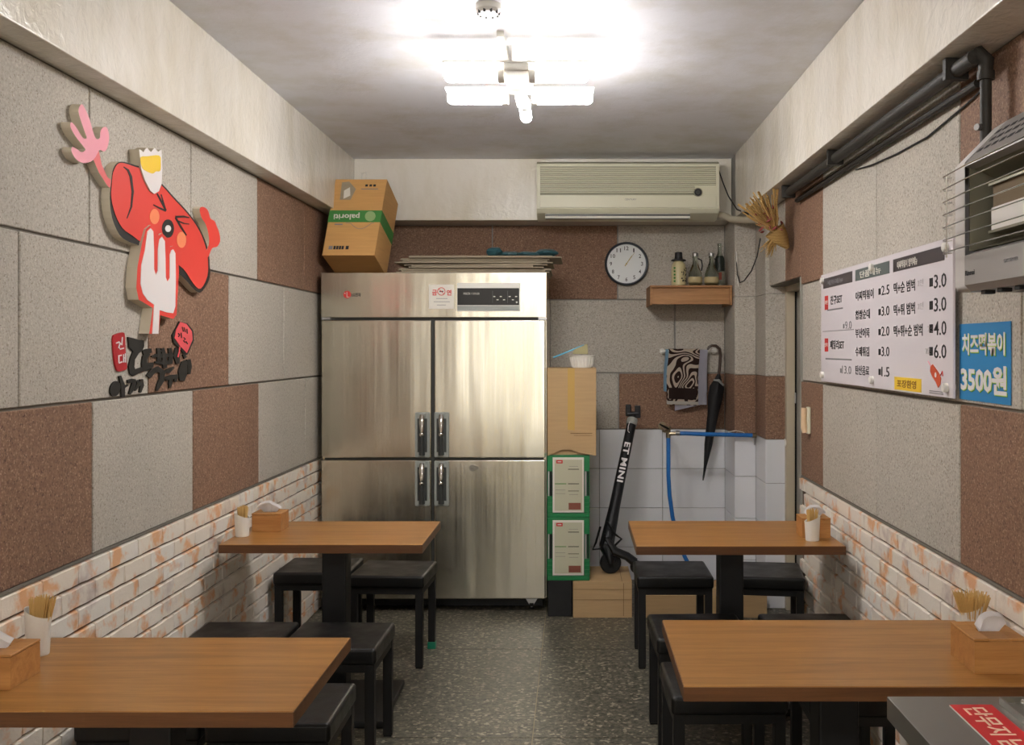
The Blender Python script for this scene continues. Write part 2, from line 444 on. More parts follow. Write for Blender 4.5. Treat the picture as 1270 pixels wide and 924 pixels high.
# back wall: panels, then white tiles
for z0, z1, xs, cols in [(ROW[2], ROW[3], [XL, -1.32, -.522, .278, .964], [B, B, B, G]), (ROW[1], ROW[2], [XL, -.956, -.156, .644, .964], [G, G, G, G]), (.962, ROW[1], [XL, -.516, .284, .964], [G, G, B])]:
    for k, mm in enumerate(cols): panel(wb, xs[k], xs[k + 1], YB - .004, YB + .006, z0, z1, mm)
def tile(parent, x0, x1, y0, y1, z0, z1):
    g = .0015; gx, gy = (0, g) if (x1 - x0) < .02 else (g, 0)
    return struct('tile', MB().box(x0 + gx, x1 - gx, y0 + gy, y1 - gy, z0 + g, z1 - g, r=.002, seg=1), M_TILE, parent=parent)
TZ = [0, .211, .461, .712, .962]
for a, b in zip(TZ, TZ[1:]):
    for x0, x1 in ((-1.44, -1.04), (-1.04, -.64), (-.64, -.24), (-.24, .162), (.162, .565), (.565, .964)): tile(wb, x0, x1, YB - .004, YB + .006, a, b)
# stepped pipe casing in the corner
c1 = struct('trim_4', MB().box(.97, 1.34, 6.046, YB + .006, 0, ZC), M_GROUT)
c2 = struct('trim_5', MB().box(1.096, 1.34, 5.736, 6.046, 0, ZC), M_GROUT)
for par, xs, yf, yb_ in ((c1, (.964, 1.09), 6.04, YB - .004), (c2, (1.09, 1.34), 5.73, 6.04)):
    for z0, z1, mm in ((.962, ROW[1], B), (ROW[1], ROW[2], G), (ROW[2], ROW[3] if par is c1 else ZB, G)):
        panel(par, xs[0], xs[1], yf, yf + .008, z0, z1, mm, .001); panel(par, xs[0] - .001, xs[0] + .008, yf, yb_, z0, z1, mm, .001)
    for a, b in zip(TZ, TZ[1:]):
        tile(par, xs[0], xs[1], yf, yf + .008, a, b); tile(par, xs[0] - .001, xs[0] + .008, yf, yb_, a, b)
# narrow doorway at the end of the right wall
dr = thing('door_1', 'x', 'x'); del dr['label'], dr['category']; dr['kind'] = 'structure'
obj('door_panel', MB().box(1.258, 1.30, YD - .3, YEND - .02, 0, 1.83), M_DOOR, dr)
obj('door_frame', MB().box(1.198, 1.246, YEND - .045, YEND, 0, 1.83, r=.004).box(1.2, 1.26, YD, YEND, 1.80, 1.83), M_JAMB, dr)
obj('door_gap_fill', MB().box(1.246, 1.258, YEND - .03, YEND, 0, 1.80), M_VOID, dr)  # solid strip, its near-black colour stands in for the shaded gap
obj('hinge', MB().box(1.244, 1.252, YEND - .05, YEND - .03, 1.17, 1.23, r=.003), M_AL, dr)
obj('corner_bead', MB().box(XR - .004, XR + .02, YD - .02, YD + .004, 0, 1.83, r=.003), M_DOOR, dr)
struct('trim_6', MB().box(XL - .008, XL + .002, YR, YB, ZK, ZK + .009), M_JOINT)
struct('trim_7', MB().box(XR - .002, XR + .008, YR, YD, ZK, ZK + .009), M_JOINT)
struct('trim_8', MB().box(XR + .15, 1.34, YD - .4, YEND, 1.83, ZC), M_BACKING)
# ---------------------------------------------------------------- brick dado
BH, BL = ZK / 13, .2
def brick_mesh(length, seed):
    mb = MB(); bm = mb.bm; rr = random.Random(seed); hx = .012
    nx = 4
    front, rim, back = [], [], []
    L, H = length / 2 - .0009, BH / 2 - .0022
    # face grid on the y-z plane looking to +x, uneven relief
    g = [[bm.verts.new((hx + rr.uniform(-.0022, .0018), -L + .003 + (2 * L - .006) * i / nx + (rr.uniform(-.002, .002)), -H + .005 + (2 * H - .010) * j / 1 + rr.uniform(-.0015, .0015))) for j in range(2)] for i in range(nx + 1)]
    for i in range(nx): bm.faces.new((g[i][0], g[i + 1][0], g[i + 1][1], g[i][1]))
    loop = [g[i][0] for i in range(nx + 1)] + [g[i][1] for i in range(nx, -1, -1)]
    outer = []
    for v in loop:
        y = v.co.y; z = v.co.z
        outer.append(bm.verts.new((0, max(-L, min(L, y * (L / (L - .003)))), H if z > 0 else -H)))
    nn = len(loop)
    for i in range(nn): bm.faces.new((loop[i], outer[i], outer[(i + 1) % nn], loop[(i + 1) % nn]))
    bmesh.ops.recalc_face_normals(bm, faces=bm.faces[:])
    return mb.mesh('brick', M_BRICK, 50)
BM = [brick_mesh(BL, s) for s in range(6)]; BMH = [brick_mesh(BL / 2, 40 + s) for s in range(3)]
def dado(wall, x, sgn, y0, y1):
    near = MB()
    for r in range(13):
        z = (r + .5) * BH; y = y0 + (0 if r % 2 else BL / 2)
        if r % 2 == 0: inst('brick', R.choice(BMH), wall, (x, y0 + BL / 4, z), (0, 0, 0 if sgn > 0 else PI))
        while y < y1 - .02:
            if y + BL <= y1 + .02: inst('brick', R.choice(BM), wall, (x, y + BL / 2, z), (0, 0, 0 if sgn > 0 else PI)); y += BL
            else: inst('brick', R.choice(BMH), wall, (x, y + BL / 4, z), (0, 0, 0 if sgn > 0 else PI)); y += BL
    # the stretch behind the viewpoint, too near to be in the picture: real courses joined into one part
    for r in range(13):
        y = y0 - BL * (1 if r % 2 else .5)
        while y > YR:
            a = max(y, YR) + .0022; b = y + BL - .0022
            if b > y0: b = y0 - .0022
            near.box(x, x + sgn * .011, a, b, r * BH + .0022, (r + 1) * BH - .0022, M_BRICK)
            y -= BL
    obj('brick_courses', near, M_BRICK, wall, kind='stuff', smooth=0)
dado(wl, XL - .006, 1, 2.44, YB)
dado(wr, XR + .006, -1, 2.34, YD - .02)
struct('trim_9', MB().box(XL - .02, XL - .0061, YR, YB, 0, ZK), M_MORTAR)
struct('trim_10', MB().box(XR + .0061, XR + .02, YR, YD, 0, ZK), M_MORTAR)

# ---------------------------------------------------------------- tables
TH = .72
def make_table(name, label, x0, x1, y0, y1, by=.25):
    cx, cy = (x0 + x1) / 2, (y0 + y1) / 2
    t = thing(name, label, 'table', (cx, cy, 0), 'wooden tables')
    obj('tabletop', MB().box(x0, x1, y0, y1, TH - .034, TH, r=.002, seg=1), M_TABLE, t)
    lip = MB().box(x0 + .0005, x1 - .0005, y0 - .0012, y0 + .002, TH - .033, TH - .0015).box(x0 - .0012, x0 + .002, y0, y1, TH - .033, TH - .0015).box(x1 - .002, x1 + .0012, y0, y1, TH - .033, TH - .0015).box(x0 + .0005, x1 - .0005, y1 - .002, y1 + .0012, TH - .033, TH - .0015)
    obj('edge_band', lip, M_EDGE, t)
    obj('post', MB().box(cx - .05, cx + .05, cy - .05, cy + .05, .028, TH - .04, r=.008), M_BLACKM, t)
    obj('mounting_plate', MB().box(cx - .16, cx + .16, cy - .16, cy + .16, TH - .042, TH - .034), M_BLACKM, t)
    obj('base_plate', MB().box(cx - .24, cx + .24, cy - by, cy + by, .002, .03, r=.006), M_BLACKM, t)
    return t
make_table('dining_table', 'wooden dining table nearest on the left, under the cartoon wall sign', -1.375, -.588, 2.108, 2.65)
make_table('dining_table', 'wooden dining table on the left standing just before the steel refrigerator', -1.375, -.588, 3.90, 4.43)
make_table('dining_table', 'wooden dining table nearest on the right, behind the steel counter', .247, 1.065, 2.264, 2.82)
make_table('dining_table', 'wooden dining table on the right in front of the white tiled wall', .240, 1.043, 3.87, 4.44, .11)
# ---------------------------------------------------------------- stools
SW, SH = .355, .43
def make_stool(label):
    t = thing('stool', label, 'stool', (0, 0, 0), 'black stools')
    h = SW / 2
    mb = MB(); mb.box(-h, h, -h, h, SH - .062, SH, M_LEATHER, r=.014, seg=3)
    for v in mb.bm.verts:                     # softly crowned cushion
        if v.co.z > SH - .01: v.co.z += .006 * (1 - (v.co.x / h) ** 2) * (1 - (v.co.y / h) ** 2) - .002
    obj('seat', mb, None, t, smooth=50)
    ap = MB()
    for a in (-1, 1):
        ap.box(-h + .008, h - .008, a * (h - .008) - (.012 if a > 0 else -0), a * (h - .008) + (0 if a > 0 else .012), SH - .088, SH - .058)
        ap.box(a * (h - .008) - (.012 if a > 0 else 0), a * (h - .008) + (0 if a > 0 else .012), -h + .02, h - .02, SH - .088, SH - .058)
    obj('apron', ap, M_BLACK, t)
    for a in (-1, 1):
        for b in (-1, 1):
            x, y = a * (h - .024), b * (h - .024)
            l = obj('leg', MB().box(x - .017, x + .017, y - .017, y + .017, .006, SH - .058, r=.002, seg=1), M_BLACK, t)
            obj('foot_pad', MB().box(x - .015, x + .015, y - .015, y + .015, 0, .007), M_RUBBER, l)
    return t
stools = [
    (-1.236, 4.90, 0.0, 'black square stool against the brick wall, left of the pair before the refrigerator'),
    (-.862, 4.83, -.05, 'black square stool with a green foot, before the middle of the refrigerator'),
    (-1.235, 3.71, .0, 'black square stool against the left brick wall between the two left tables'),
    (-.868, 3.705, -.02, 'black square stool on the aisle between the two left tables'),
    (-.862, 3.00, 0.0, 'black square stool on the aisle, tucked under the far edge of the front left table'),
    (-1.235, 3.01, .02, 'black square stool next to the left brick wall, mostly hidden by the front left table'),
    (.468, 4.82, .0, 'black square stool on the aisle before the scooter and the tiled wall'),
    (.905, 4.80, -.13, 'black square stool turned askew, against the right brick wall near the doorway'),
    (.472, 3.83, .03, 'black square stool on the aisle between the two right tables'),
    (.905, 3.83, 0.0, 'black square stool against the right brick wall between the two right tables'),
    (.468, 3.22, .02, 'black square stool on the aisle, tucked under the far edge of the front right table'),
    (.89, 3.20, -.02, 'black square stool by the right brick wall, mostly hidden by the front right table')]
s0 = make_stool(stools[0][3])
for i, (x, y, a, lb) in enumerate(stools):
    if i == 0: s0.location = (x, y, 0); s0.rotation_euler.z = a; continue
    s = dup(s0, (x, y, 0), a, lb)
    if i == 1:   # the green foot
        cap = MB().box(SW / 2 - .044, SW / 2 - .004, SW / 2 - .044, SW / 2 - .004, 0.0005, .035, r=.003)
        l = [c for c in s.children if c.name.startswith('leg')][-1]
        o = obj('foot_cap', cap, mat('green_foot_cap', (20, 120, 90), .4), None); o.parent = l; o['label'] = 'green foot cap'
# ---------------------------------------------------------------- tissue boxes and toothpick cups
def tissue_box(x0, x1, y0, y1, h, label):
    cx, cy = (x0 + x1) / 2, (y0 + y1) / 2; z = TH + .0006
    t = thing('tissue_box', label, 'box', (cx, cy, z), 'wooden tissue boxes')
    b = MB(); th = .006
    b.box(x0, x1, y0, y0 + th, z, z + h - .007); b.box(x0, x1, y1 - th, y1, z, z + h - .007)
    b.box(x0, x0 + th, y0 + th, y1 - th, z, z + h - .007); b.box(x1 - th, x1, y0 + th, y1 - th, z, z + h - .007)
    b.box(x0 + th, x1 - th, y0 + th, y1 - th, z, z + th)
    obj('body', b, M_BOXWOOD, t)
    l = MB(); s = .026
    l.box(x0 - .001, cx - s, y0 - .001, y1 + .001, z + h - .006, z + h, r=.0012, seg=1); l.box(cx + s, x1 + .001, y0 - .001, y1 + .001, z + h - .006, z + h, r=.0012, seg=1)
    l.box(cx - s, cx + s, y0 - .001, cy - .012, z + h - .006, z + h); l.box(cx - s, cx + s, cy + .012, y1 + .001, z + h - .006, z + h)
    obj('lid', l, M_BOXWOOD, t)
    # the tissue pulled out of the slot
    g = []; rr = random.Random(int(cx * 1000)); ph = rr.uniform(0, 3)
    for i in range(9):
        row = []; v = i / 8
        for j in range(9):
            u = j / 8 * 2 - 1
            fold = math.sin(u * 5 + ph) * .006 * v
            wd = .018 + .030 * math.sin(v * 2.0)
            zz = z + h - .012 + .062 * math.sin(v * PI * .66) * (1 - .30 * u * u) - .012 * v * u * u
            row.append((cx + u * wd + fold, cy - .004 - .034 * v * v * (1 - .3 * u) + .006 * math.cos(u * 4 + ph), zz))
        g.append(row)
    obj('tissue', MB().sheet(g, M_TISSUE, .0012), None, t, smooth=60)
    return t
tissue_box(-1.385, -1.253, 2.24, 2.365, .078, 'wooden tissue box on the front left table, cut by the photo edge')
tissue_box(-1.335, -1.215, 4.175, 4.29, .075, 'wooden tissue box on the table before the refrigerator')
tissue_box(.934, 1.056, 2.35, 2.50, .082, 'wooden tissue box with a white tissue on the front right table')
tissue_box(.915, 1.028, 4.04, 4.15, .078, 'wooden tissue box on the table before the tiled wall')
def cup(cx, cy, label, picks, turn=0.0, r=.031, h=.108, spread=1.0, lx=0.0):
    z = TH + .0006
    t = thing('toothpick_cup', label, 'cup', (cx, cy, z), 'white toothpick cups')
    n_ = 20; mb = MB(); bm = mb.bm
    def ring(rad, zz, slant=False):
        out = []
        for j in range(n_):
            a = 2 * PI * j / n_
            out.append(bm.verts.new((cx + rad * math.cos(a), cy + rad * math.sin(a), z + (zz - (.026 * (.5 - .5 * math.cos(a - turn))) if slant else zz))))
        return out
    rs = [ring(r * .82, 0), ring(r * .86, .004), ring(r, h, True), ring(r - .003, h - .001, True), ring(r * .78, .02)]
    for a, b in zip(rs, rs[1:]):
        for j in range(n_): bm.faces.new((a[j], a[(j + 1) % n_], b[(j + 1) % n_], b[j]))
    bm.faces.new(rs[0][::-1]); bm.faces.new(rs[-1])
    obj('cup', mb, M_WHITEP, t, smooth=50)
    pk = MB(); rr = random.Random(int(abs(cx * 977) + cy * 31))
    for k in range(picks):
        a = rr.uniform(0, 2 * PI); q = math.sqrt(rr.random())
        bx, by = cx + q * .016 * math.cos(a), cy + q * .016 * math.sin(a)
        tx, ty = cx + q * .025 * spread * math.cos(a) + lx, cy + q * .025 * spread * math.sin(a)
        pk.tube([(bx, by, z + .024), (tx, ty, z + h + rr.uniform(.012, .026))], .0011, M_TOOTH, 4)
    o = obj('toothpicks', pk, None, t, kind='stuff')
    return t
cup(-1.33, 2.50, 'white toothpick cup packed with toothpicks on the front left table', 130, turn=PI, spread=1.3, lx=.010, h=.118)
cup(-1.342, 4.075, 'white slanted toothpick cup on the table before the refrigerator', 60, turn=PI, h=.100)
cup(.942, 3.985, 'white slanted toothpick cup on the table before the tiled wall', 60, turn=0, h=.100, r=.031)
cup(1.035, 2.62, 'cup of fanned toothpicks behind the tissue box on the front right table', 190, turn=0, spread=2.0, h=.100)
# ---------------------------------------------------------------- refrigerator
YF = 5.63
f0 = thing('refrigerator', 'tall stainless steel four-door commercial refrigerator at the end of the room', 'refrigerator', (-.783, 6.03, 0))
obj('cabinet', MB().box(-1.414, -.153, YF + .045, 6.42, .075, 1.903, r=.004), M_STEEL, f0)
obj('header_panel', MB().box(-1.414, -.153, YF, YF + .047, 1.652, 1.903, r=.004), M_STEEL, f0)
obj('gasket', MB().box(-1.40, -.17, YF + .03, YF + .046, .09, 1.655), M_DPLAST, f0)
obj('hinge', MB().box(-1.41, -1.36, YF - .004, YF + .03, 1.640, 1.652), M_AL, f0)
obj('hinge', MB().box(-.20, -.155, YF - .004, YF + .03, 1.640, 1.652), M_AL, f0)
obj('toe_panel', MB().box(-1.38, -.18, YF + .12, YF + .14, .012, .075), M_BLACKM, f0)
for i, (x0, x1) in enumerate(((-1.412, -.798), (-.781, -.16))):
    for j, (z0, z1) in enumerate(((.867, 1.638), (.080, .856))):
        d = obj('door', MB().box(x0, x1, YF, YF + .042, z0, z1, r=.006, seg=3), M_STEEL, f0)
        hx = x1 - .047 if i == 0 else x0 + .043
        if j == 0: a, b = z0 + .004, z0 + .256
        else: a, b = z1 - .256, z1 - .004
        hb = MB()
        hb.box(hx - .043, hx + .040, YF - .012, YF + .004, a, b, M_GPLAST, r=.006)
        hb.box(hx - .028, hx + .026, YF - .0135, YF - .011, a + .03, b - .035, M_DPLAST)
        hd = obj('handle', hb, None, d)
        lv = MB()
        lv.tube([(hx - .002, YF - .016, b - .018), (hx, YF - .040, b - .05), (hx, YF - .045, b - .11)], [.014, .017, .009], M_CHROME, 10)
        lv.lathe([(.011, 0), (.013, .004), (.013, .014), (.011, .018)], hx, YF - .045, b - .13, M_CHROME, 12)
        lv.tube([(hx, YF - .045, b - .128), (hx, YF - .042, b - .165), (hx, YF - .03, b - .235)], [.008, .012, .017], M_DPLAST, 10)
        lv.box(hx - .018, hx + .018, YF - .022, YF - .01, b - .03, b - .004, M_GPLAST, r=.003)
        o = bpy.data.objects.new('lever', lv.mesh('lever', None, 50, WL[f0.name])); C.objects.link(o); o.parent = d; o['label'] = 'chrome door lever'
lk = MB(); lk.tube([(-.565, YF - .001, .812), (-.565, YF - .006, .812)], .02, M_CHROME, 16); lk.tube([(-.545, YF - .001, .812), (-.545, YF - .005, .812)], .012, M_CHROME, 12)
obj('lock', lk, None, f0)
for k, (x, z) in enumerate(((-.30, 1.02), (-.48, .55), (-.54, .36), (-.46, .62))):
    pass
for x in (-1.33, -.24):
    for y in (YF + .09, 6.36):
        c_ = MB(); c_.box(x - .035, x + .035, y - .03, y + .03, .066, .076, M_AL); c_.tube([(x - .012, y, .032), (x + .012, y, .032)], .032, M_RUBBER, 16)
        c_.poly([(x - .035, y - .03, .07), (x + .035, y - .03, .07), (x + .004, y - .03, .02), (x - .004, y - .03, .02)], (0, .004, 0), M_AL)
        obj('caster', c_, None, f0)
cp = MB(); px = lambda x: (x - 712) / 222; pz = lambda y: EYE + (432 - y) / 222
cp.box(px(567), px(645), YF - .006, YF + .002, pz(386), pz(351), M_WHITEP, r=.002)
cp.box(px(567.5), px(644), YF - .009, YF - .005, pz(378.5), pz(357.5), M_BLK); cp.box(px(567.5), px(644), YF - .009, YF - .005, pz(385), pz(379.5), M_GPLAST)
cpo = obj('control_panel', cp, None, f0); cpo['label'] = 'black control panel strip'
ct = MB()
ct.text('FREEZER / COOLER', M_PAPER, (px(575), YF - .0098, pz(365.5)), (1, 0, 0), (0, 0, 1), .09, .011, .0006)
for i, xx in enumerate((612, 616, 620, 624, 631, 635, 639)): ct.box(px(xx), px(xx + 2.5), YF - .0105, YF - .009, pz(368.5 + (i % 2) * 4), pz(367.3 + (i % 2) * 4), M_PAPER)
for xx in (611, 629.5): ct.box(px(xx), px(xx) + .001, YF - .0100, YF - .009, pz(376), pz(361), M_INKG)
ct.box(px(640), px(642), YF - .0105, YF - .009, pz(376), pz(374), M_WHITEP)
obj('panel_lettering', ct, None, f0)
lg = MB(); lg.tube([(px(430.8), YF + .001, pz(365.4)), (px(430.8), YF - .004, pz(365.4))], .021, M_RED, 24)
lg.box(px(430.2), px(430.9), YF - .0052, YF - .004, pz(368.5), pz(362), M_PAPER).box(px(430.2), px(433.4), YF - .0052, YF - .004, pz(368.8), pz(368.1), M_PAPER).tube([(px(428), YF - .004, pz(364)), (px(428), YF - .0052, pz(364))], .003, M_PAPER, 8)
lg.text('LG전자', M_INK, (px(436), YF - .0015, pz(368)), (1, 0, 0), (0, 0, 1), .052, .022, .001, .02)
obj('logo', lg, None, f0)
# notice sticker on the refrigerator
ns = MB(); ns.box(px(532), px(563), YF - .0022, YF - .0004, pz(383), pz(353), M_PAPER)
for tx, x0 in (('금', 536.0), ('연', 554.0)): ns.text(tx, M_RED, (px(x0), YF - .0024, pz(366.5)), (1, 0, 0), (0, 0, 1), .027, .032, .0006, .03)
cx, cz = px(547.5), pz(361.5)
pts = []
for k in range(25): pts.append((cx + .021 * math.cos(k / 24 * 2 * PI), YF - .003, cz + .021 * math.sin(k / 24 * 2 * PI)))
ns.tube(pts, .0022, M_RED, 6); ns.tube([(cx - .014, YF - .003, cz + .014), (cx + .014, YF - .003, cz - .014)], .0018, M_RED, 6); ns.box(cx - .011, cx + .011, YF - .0028, YF - .002, cz - .003, cz + .003, M_INK)
for k, (a, b) in enumerate(((541, 555), (538, 558), (542, 553))): ns.box(px(a), px(b), YF - .0027, YF - .002, pz(370.6 + k * 4), pz(370 + k * 4), M_INKG)
single('no_smoking_notice', ns, None, 'white no-smoking sticker with red symbol on the refrigerator header', 'sticker', (px(547), YF, pz(368)))

# ---------------------------------------------------------------- on top of the refrigerator
ZT = 1.9045
cb = thing('carton', 'orange-brown carton with a green band tilted back on top of the refrigerator', 'box', (-1.27, 5.98, ZT))
bx = MB(); T = math.radians(14); Wc, Lc, Hc = .292, .37, .455
def cf(x, y, z):   # carton frame: x across, y depth back, z up; front bottom edge raised
    return (-1.400 + x + z * .11, 5.595 + y * math.cos(T) + z * math.sin(T), ZT + .0915 - y * math.sin(T) + z * math.cos(T))
def cbx(mb, x0, x1, y0, y1, z0, z1, m, r=0):
    tmp = Matrix(((1, 0, .11, -1.400), (0, math.cos(T), math.sin(T), 5.595), (0, -math.sin(T), math.cos(T), ZT + .0915), (0, 0, 0, 1)))
    return mb.box(x0, x1, y0, y1, z0, z1, m, r, xf=tmp)
cbx(bx, 0, Wc, 0, Lc, 0, Hc, M_CARDO, .003); obj('carton_body', bx, None, cb)
bd = MB(); cbx(bd, -.001, Wc + .001, -.001, Lc + .001, Hc * .43, Hc * .585, M_GREENB); obj('green_band', bd, None, cb, label='green printed band')
fl_ = MB(); g1 = [cf(.02, .12, Hc), cf(Wc - .02, .12, Hc), cf(Wc * .86, .16, Hc + .035), cf(Wc * .55, .17, Hc + .06), cf(Wc * .25, .16, Hc + .035)]
fl_.poly(g1, (0, .004, 0), M_CARDG); fl_.tube([cf(.14, .05, Hc), cf(.135, .03, Hc + .05), cf(.15, .06, Hc + .07), cf(.16, .05, Hc)], .004, M_PAPER, 6); obj('top_flap', fl_, None, cb)
pr = MB(); up = Vector((0, math.sin(T), math.cos(T)))
pr.text('paloriti', M_PAPER, Vector(cf(.17, -.0025, Hc * .555)), (-1, 0, 0), -up, .145, .042, .0008, .02)
pr.tube([cf(.232, -.0008, Hc * .508), cf(.232, -.0026, Hc * .508)], .03, mat('pale_green_print', (148, 178, 120), .7), 16)
for dx, wdt in ((.03, .022), (.057, .012), (.072, .012), (.087, .012), (.102, .012), (.125, .016)): cbx(pr, dx, dx + wdt, -.0015, 0, .035, .055, M_INK if dx > .05 else M_INKG)
for dx in (.155, .178, .2): cbx(pr, dx + .02, dx + .034, -.0015, 0, Hc - .045, Hc - .032, M_INK)
cbx(pr, .155, .25, -.0015, 0, Hc - .062, Hc - .058, M_INKG); cbx(pr, .04, .085, -.0015, 0, Hc * .395, Hc * .41, M_INKG)
pts = [cf(.10 + .16 * k / 12, -.001, Hc * .42 - .035 * math.sin(PI * min(1, max(0, (k - 2) / 9)))) for k in range(13)]; pr.tube(pts, .0012, M_INKG, 4)
obj('print', pr, None, cb)
lb = MB(); lb.poly([cf(.045, -.001, Hc - .125), cf(.105, -.001, Hc - .125), cf(.125, -.001, Hc - .06), cf(.08, -.001, Hc - .015), cf(.04, -.001, Hc - .02)], (0, -.001, 0), M_CARDG); lb.poly([cf(.065, -.002, Hc - .12), cf(.1, -.002, Hc - .10), cf(.09, -.002, Hc - .05), cf(.06, -.002, Hc - .07)], (0, -.001, 0), M_PAPER)
obj('torn_tape', lb, None, cb)
# flattened boxes
rr = random.Random(3); z = ZT
names = ['lowest', 'second lowest', 'third lowest', 'fourth lowest', 'third highest', 'second highest', 'topmost']
for k in range(7):
    x0 = [-1.0, -.99, -.93, -.96, -1.01, -.98, -.93][k]; x1 = [-.14, -.13, -.17, -.15, -.12, -.14, -.07][k]; t_ = [.014, .013, .015, .012, .016, .012, .013][k]
    mb = MB(); y0 = 5.66 + rr.uniform(-.01, .03)
    mb.box(x0, x1, y0, y0 + .46, z, z + t_ * .42, M_CARDG, r=.001, seg=1); mb.box(x0 + rr.uniform(0, .05), x1 - rr.uniform(0, .06), y0 + .008, y0 + .45, z + t_ * .5, z + t_ * .92, M_CARDG, r=.001, seg=1)
    mb.box(x0 + .012, x1 - .07, y0 + .02, y0 + .44, z + t_ * .40, z + t_ * .52, M_CARDI)
    sk = rr.uniform(-.035, .035)
    for v in mb.bm.verts: v.co.y += (v.co.x + .55) * sk
    single('flattened_box', mb, None, 'flattened cardboard box, %s of the pile on the refrigerator' % names[k], 'cardboard', ((x0 + x1) / 2, y0 + .2, z), 'flattened boxes on the refrigerator')
    z += t_ + .0005
bag = MB(); rr = random.Random(5)
for (x, y, rx, rz) in ((-.46, 5.83, .05, .030), (-.37, 5.86, .07, .018), (-.27, 5.85, .08, .016), (-.16, 5.86, .065, .026)):
    ps = [(rx * math.sin(t) if t else .001, rz * (1 - math.cos(t))) for t in [PI * i / 7 for i in range(8)]]; ps[-1] = (.001, rz * 2); ps[0] = (.001, 0)
    st = len(bag.bm.verts); bag.lathe(ps, x, y, z + .002, M_TEALB, 14)
for v in bag.bm.verts:
    q = noise.noise_vector(v.co * 22); v.co += Vector((q.x * .016, q.y * .016, abs(q.z) * .010 if v.co.z > z + .01 else 0)); v.co.z = max(v.co.z, z + .001)
single('plastic_bag', bag, None, 'crumpled dark teal plastic bag on top of the flattened boxes', 'bag', (-.3, 5.85, z), smooth=25)

# ---------------------------------------------------------------- air conditioner
ac = thing('air_conditioner', 'cream wall air conditioner above the clock and the shelf', 'air conditioner', (.325, YBB - .001, 2.27))
a0, a1, yf, yb_ = -.222, .862, 5.985, YBB - .001
z0, z1 = 2.285, 2.580
b = MB(); prof = [(yb_, z1 + .012), (yf + .03, z1 + .012), (yf + .006, z1 - .004), (yf, z1 - .03), (yf, z0 + .025), (yf + .02, z0), (yf + .12, z0 - .028), (yb_, z0 - .028)]
b.poly([(a0, y, zz) for y, zz in prof], (a1 - a0, 0, 0), M_BEIGEP); obj('housing', b, None, ac)
g = MB()
for k in range(13):
    zz = z1 - .028 - k * .0118; g.box(a0 + .02, a1 - .14 if k > 8 else a1 - .02, yf - .0055, yf + .002, zz - .0062, zz, M_BEIGEP, r=.0018, seg=1)
g.box(a0 + .02, a1 - .02, yf - .001, yf + .004, z1 - .132, z1 - .02, M_BEIGED); g.box(a0 + .02, a1 - .145, yf - .001, yf + .004, z1 - .19, z1 - .132, M_BEIGED); obj('front_grille', g, None, ac)
g = MB().box(a0 + .018, a1 - .018, yf - .008, yf + .003, z0 + .03, z1 - .195, M_BEIGEP, r=.003); obj('front_panel', g, None, ac)
g = MB().box(a0 + .05, a1 - .17, yf + .020, yf + .10, z0 - .027, z0 - .006, M_DPLAST, r=.002); obj('air_outlet', g, None, ac)
fp = MB(); fp.box(a0 + .05, a1 - .17, 0, .004, -.018, .018, M_WHITEP, r=.0015, seg=1, xf=Matrix.Translation((0, yf + .02, z0 - .016)) @ Matrix.Rotation(math.radians(-35), 4, 'X')); obj('louvre', fp, None, ac)
g = MB(); bx_, bz_ = .735, 2.405
g.tube([(bx_, yf, bz_), (bx_, yf - .011, bz_)], .027, M_BEIGED, 24); g.tube([(bx_, yf - .005, bz_), (bx_, yf - .013, bz_)], .022, M_INK, 24); g.tube([(bx_, yf - .01, bz_), (bx_, yf - .016, bz_)], .012, M_DPLAST, 16)
obj('control_dial', g, None, ac)
g = MB().text('CENTURY', M_INKG, (.300, yf - .0085, 2.358), (1, 0, 0), (0, 0, 1), .07, .010, .0006); obj('maker_lettering', g, None, ac)
tp = MB().tube([(.866, 6.10, 2.292), (.90, 6.04, 2.275), (.935, 5.98, 2.245), (1.00, 5.86, 2.225), (1.03, 5.76, 2.215), (1.07, 5.70, 2.20)], [.017, .02, .021, .020, .019, .018], M_INSUL, 12)
single('refrigerant_pipe', tp, None, 'wrapped beige pipe running from the air conditioner into the corner', 'pipe', (1.0, 5.86, 2.225))
wv_ = MB().tube([(.868, 6.05, 2.55), (.885, 6.0, 2.47), (.91, 5.95, 2.38), (.95, 5.88, 2.29), (1.0, 5.78, 2.25)], .004, M_WIRE, 6)
single('air_conditioner_cable', wv_, None, 'thin black cable hanging from the right end of the air conditioner', 'cable', (.91, 5.95, 2.38))
# wire from the corner down to the shelf end
lw = thing('loose_wire', 'loose black wire drooping from the dried flowers to the shelf end', 'wire', (.985, 5.9, 1.875))
obj('black_strand', MB().tube([(1.05, 5.68, 2.10), (1.035, 5.70, 2.0), (1.01, 5.74, 1.92), (.995, 5.9, 1.875), (.985, 5.99, 1.87), (.975, 6.02, 1.92), (.972, 6.03, 2.0), (.97, 6.034, 2.06)], .0035, M_WIRE, 6), None, lw)
obj('white_strand', MB().tube([(.972, 6.03, 2.06), (.976, 6.03, 1.95), (.985, 6.03, 1.85)], .005, M_PAPER, 6), None, lw)

